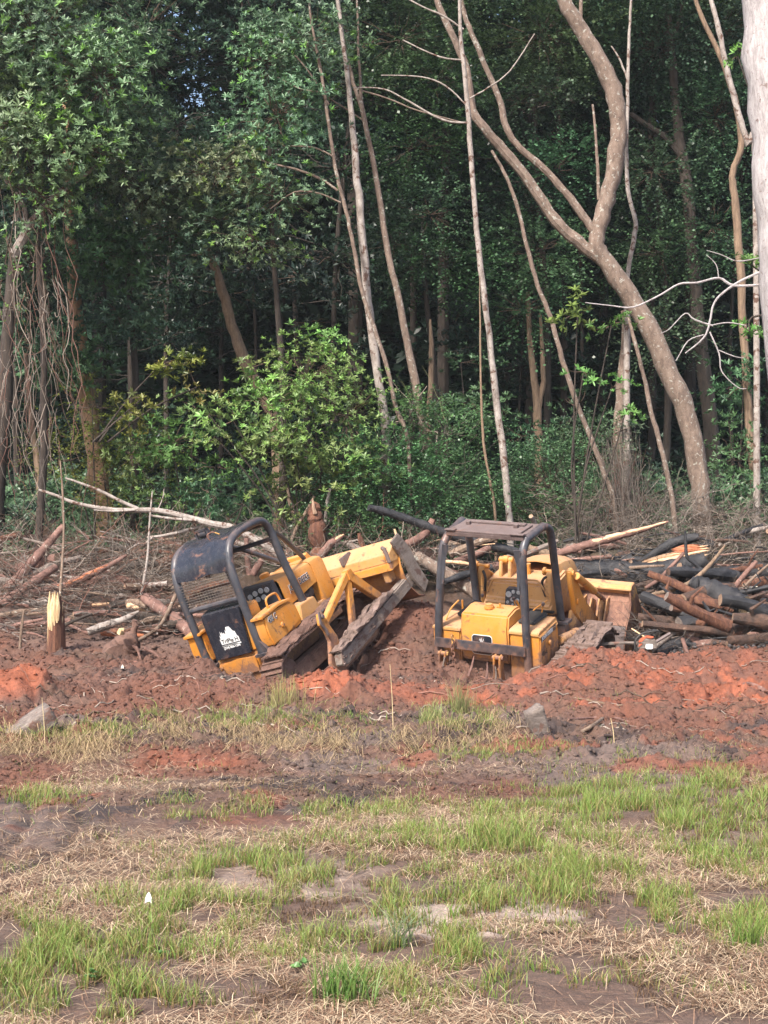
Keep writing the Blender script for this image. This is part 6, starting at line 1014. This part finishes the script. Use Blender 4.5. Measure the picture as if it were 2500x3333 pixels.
# tilted slab at the left of the field edge and grey block at the right
def rock(name, label, cat, px, py, sz, rot, m, mt2=None):
    x, y = gpt(px, py); z = float(gz(x, y)); bm = bmesh.new(); bmesh.ops.create_cube(bm, size=1); bmesh.ops.subdivide_edges(bm, edges=bm.edges[:], cuts=6, use_grid_fill=True)
    for v_ in bm.verts:
        p = v_.co; q = float(fbm(p.x * 3 + px, p.y * 3 + p.z * 2, .9, 5)) - .5; v_.co = Vector((p.x * sz[0], p.y * sz[1], p.z * sz[2])) * (1 + .28 * q) + Vector((0, 0, .012 * math.sin(p.x * 40)))
    bmesh.ops.rotate(bm, verts=bm.verts, matrix=Matrix.Rotation(rot[2], 3, 'Z') @ Matrix.Rotation(rot[1], 3, 'Y') @ Matrix.Rotation(rot[0], 3, 'X')); me = bpy.data.meshes.new(name); bm.to_mesh(me); bm.free()
    for p in me.polygons: p.use_smooth = True
    return tag(link(name, me, m, None, (x, y, z + sz[2] * .3)), label, cat)
rock('tree_slab', 'weathered grey slab of wood tilted in the grass at the left edge', 'slab', 105, 2395, (.44, .26, .17), (R(10), R(-32), R(18)), M['wood_gray'])
rock('wood_block', 'upright dark grey block of wood at the foot of the red bank', 'wood block', 1748, 2395, (.16, .14, .32), (R(8), R(-18), R(15)), M['wood_gray'])
for lb, px, py, c_ in [('small white scrap lying in the grass left of centre', 482, 2950, 'white'), ('tiny pale chip on the dark mud left of the tilted dozer', 398, 2228, 'white_wood')]:
    x, y = gpt(px, py); mb = MB(); mb.sheet([[(-.018, 0, 0), (0, .01, .008), (.018, 0, .0)], [(-.012, .02, .035), (0, .025, .05), (.012, .02, .03)]], .006); tag(mb.build('scrap', M[c_], None, loc=(x, y, float(gz(x, y)) + .02)), lb, 'scrap')
for lb, px, py in [('small round green leafed weed in the lower left grass', 300, 3200), ('tiny bright weed right of the bottom tuft', 975, 3197), ('low green weed left of the bottom centre', 520, 3110)]:
    x, y = gpt(px, py); P_ = np.array([[x, y, float(gz(x, y)) + .02]]).repeat(3, 0) + rng.normal(0, .01, (3, 3)); V, Qd, C_ = rosettes(P_, unit(np.array([[0, -.2, 1.]]).repeat(3, 0) + rng.normal(0, .2, (3, 3))), np.full(3, .024), np.array([[.10, .20, .06]]).repeat(3, 0), 6, True, .4); tag(link('weed', quads('weed', V, Qd, C_), M['leaf']), lb, 'weed')
# chainsaw
c0 = Vector(at(2105, 2095, 20.7)); e = empty('chainsaw', tuple(c0 - Vector((0, 0, .12)))); tag(e, 'orange and grey chainsaw lying between the bucket and the black log', 'chainsaw')
def up(mb): mb.v = [(p[0], p[1], p[2] + .12) for p in mb.v]; return mb
mb = MB(); mb.prism([(-.13, -.08), (-.12, .05), (-.03, .10), (.12, .07), (.14, -.08)], 1, -.08, .08); up(mb).build('body', M['wood_gray'], e, .02)
mb = MB(); mb.prism([(-.13, .02), (-.09, .08), (0, .12), (.10, .10), (.06, .07), (-.02, .08), (-.08, .02)], 1, -.085, -.01); mb.prism([(-.12, -.05), (-.06, .0), (-.09, .02), (-.13, -.02)], 1, -.09, -.0); up(mb).build('cover', M['orange'], e, .01)
mb = MB(); mb.tube(smooth_path([(-.17, -.06, -.08), (-.17, -.06, .04), (-.08, -.06, .14), (.06, -.06, .17), (.16, -.04, .18)]), .016, 8); up(mb).build('handle', M['rubber'], e)
mb = MB(); mb.prism(rrect(-.03, .07, -.07, .0, .02), 1, -.095, -.08); up(mb).build('clutch_cover', M['white'], e)
mb = MB(); mb.tube([(.12, 0, .02), (.34, .06, .14)], .025, 6); up(mb).build('guide_bar', M['steel'], e)

# torn log with the wide pale split face
e = empty('split_log', tuple(at(2190, 1860, 24.1))); tag(e, 'torn log with a wide pale orange split face on top of the huge black log', 'log')
def jag(name, n_, c0_, c1_, spread, L0, L1, r0, mt):
    mb = MB()
    for i in range(n_):
        t = rnd.random(); y_ = rnd.uniform(-1, 1); a = Vector(at(c0_[0] + (c1_[0] - c0_[0]) * t * .35 + rnd.uniform(-8, 8), c0_[1] + (c1_[1] - c0_[1]) * t * .35 + y_ * spread, 24.0 + abs(y_) * .05)); l = rnd.uniform(L0, L1)
        b = Vector(at(c0_[0] + (c1_[0] - c0_[0]) * min(1, t * .35 + l) + rnd.uniform(-10, 10), c0_[1] + (c1_[1] - c0_[1]) * min(1, t * .35 + l) + y_ * spread * .8 + rnd.uniform(-4, 4), 24.02 + abs(y_) * .05)); m_ = a.lerp(b, rnd.uniform(.3, .7)) + Vector((0, -.02, rnd.uniform(-.01, .03))); r_ = r0 * rnd.uniform(.6, 1.3)
        mb.tube([a, a.lerp(m_, .5), m_, m_.lerp(b, .6), b], [r_ * .15, r_ * .8, r_, r_ * .8, r_ * .1], 6, True, .22)
    mb.v = [tuple(Vector(p) - e.location) for p in mb.v]; return mb.build(name, M[mt], e)
jag('split_face', 46, (2085, 1845), (2300, 1795), 20, .5, .95, .030, 'wood'); jag('splinters', 16, (2180, 1800), (2300, 1785), 14, .4, .9, .022, 'orange_wood')
mb = MB(); limb_mb(mb, [(2100, 1872, 20), (2170, 1856, 40), (2240, 1838, 50), (2300, 1818, 36)], 24.25, .02, 12); mb.v = [tuple(Vector(p) - e.location) for p in mb.v]; mb.build('burnt_bark', M['char'], e)

# short broken branches scattered through the debris, each its own object
for (x0, x1, y0, y1, Ya, Yb, n_, mats) in [(-60, 660, 1790, 2070, 24.6, 21.4, 90, ['bark_red', 'bark', 'bark_red', 'bark_rot', 'bark_dark', 'wood_gray', 'bark_pale']), (940, 1500, 1730, 1850, 25, 23.4, 22, ['bark_red', 'bark', 'bark_pale', 'wood']), (1880, 2560, 1745, 1900, 25.3, 23.8, 84, ['char', 'char_brown', 'bark_red', 'char', 'char']), (-60, 660, 1745, 1850, 25.4, 24.4, 46, ['bark_red', 'bark', 'bark_rot', 'bark_dark', 'bark_pale']), (2090, 2560, 1860, 2110, 24, 21.0, 60, ['char', 'char_brown', 'bark_red', 'wood_gray', 'bark']), (1380, 2100, 1785, 1860, 25, 23.7, 40, ['bark_red', 'bark', 'char', 'wood_gray'])]:
    for i in range(n_):
        t = rnd.random(); px = rnd.uniform(x0, x1); py = y0 + (y1 - y0) * t; Yd = Ya + (Yb - Ya) * t; a = Vector(at(px, py, Yd)); th = rnd.gauss(0, .5) + (math.pi if rnd.random() < .5 else 0); l = rnd.uniform(.18, .95); r_ = rnd.choice([.012, .018, .03, .05, .07]) ; tilt = rnd.gauss(0, .25)
        d = Vector((math.cos(th) * math.cos(tilt), math.sin(th) * math.cos(tilt), math.sin(tilt))); b = a + d * l
        for q in (a, b): q.z = max(q.z, float(gz(q.x, q.y)) + r_ * .7)
        m_ = a.lerp(b, .5) + Vector((0, 0, rnd.uniform(-.3, .5) * r_ + .01)); o0 = a.copy(); mb = MB(); sp = smooth_path([a - o0, m_ - o0, b - o0], 4); mb.tube(sp, [r_ * (1 - .35 * j / 8) * rnd.uniform(.85, 1.1) for j in range(9)], 8, True, .08); mb.m[-1] = 1; mb.m[-2] = 1
        tag(mb.build('broken_branch', [M[rnd.choice(mats)], M['wood_end']], None, loc=o0), 'short broken branch lying loose in the tangled debris behind the machines', 'branch', 'short broken branches in the debris')

# heap of half buried burnt logs
for i in range(80):
    t = rnd.random(); px = rnd.uniform(2090, 2600); py = 1900 + 200 * t; Yd = 23.9 - 2.8 * t; r_ = rnd.uniform(.04, .12); l = rnd.uniform(.5, 1.6); th = rnd.gauss(0, .35) + (math.pi if rnd.random() < .5 else 0); tilt = rnd.gauss(0, .16); a = Vector(at(px, py, Yd)); a.z = max(a.z, float(gz(a.x, a.y)) + r_ * rnd.uniform(.3, 3.0))
    d = Vector((math.cos(th) * math.cos(tilt), math.sin(th) * .7, math.sin(tilt))); b = a + d * l
    if min(a.x / a.y, b.x / b.y) < .172: continue
    mb = MB(); m_ = d * l * .5 + Vector((0, 0, rnd.uniform(-.04, .06))); sp = smooth_path([Vector(), m_, d * l], 4); mb.tube(sp, [r_ * (1 - .3 * j / 8) * rnd.uniform(.86, 1.12) for j in range(9)], 11, True, .09); mb.m[-1] = 1; mb.m[-2] = 1
    if rnd.random() < .6: q = sp[5]; mb.tube([q, q + Vector((rnd.uniform(-.2, .2), -.1, .16)), q + Vector((rnd.uniform(-.3, .3), -.1, .3))], [r_ * .35, r_ * .3, r_ * .12], 7, True, .1)
    tag(mb.build('burnt_log', [M[rnd.choice(['char', 'char', 'char_brown', 'bark_rot'])], M[rnd.choice(['wood_gray', 'wood_end', 'char_brown'])]], None, loc=a), 'smaller charred log half buried in the burnt pile right of the bucket', 'log', 'smaller burnt logs in the pile')

# air: thin even haze over the whole clearing and wood
m = bpy.data.materials.new('haze'); m.use_nodes = True; nt = m.node_tree; nt.nodes.remove(nt.nodes['Principled BSDF']); pv = nd(nt, 'ShaderNodeVolumePrincipled'); pv.inputs['Color'].default_value = (.86, .93, 1.0, 1); pv.inputs['Density'].default_value = .0004; nt.links.new(pv.outputs[0], nt.nodes['Material Output'].inputs['Volume'])
mb = MB(); mb.box(-320, 320, -70, 410, -4, 62); tag(mb.build('haze', m, None, smooth=False), 'thin pale morning haze in the air of the clearing', 'haze', kind='stuff')
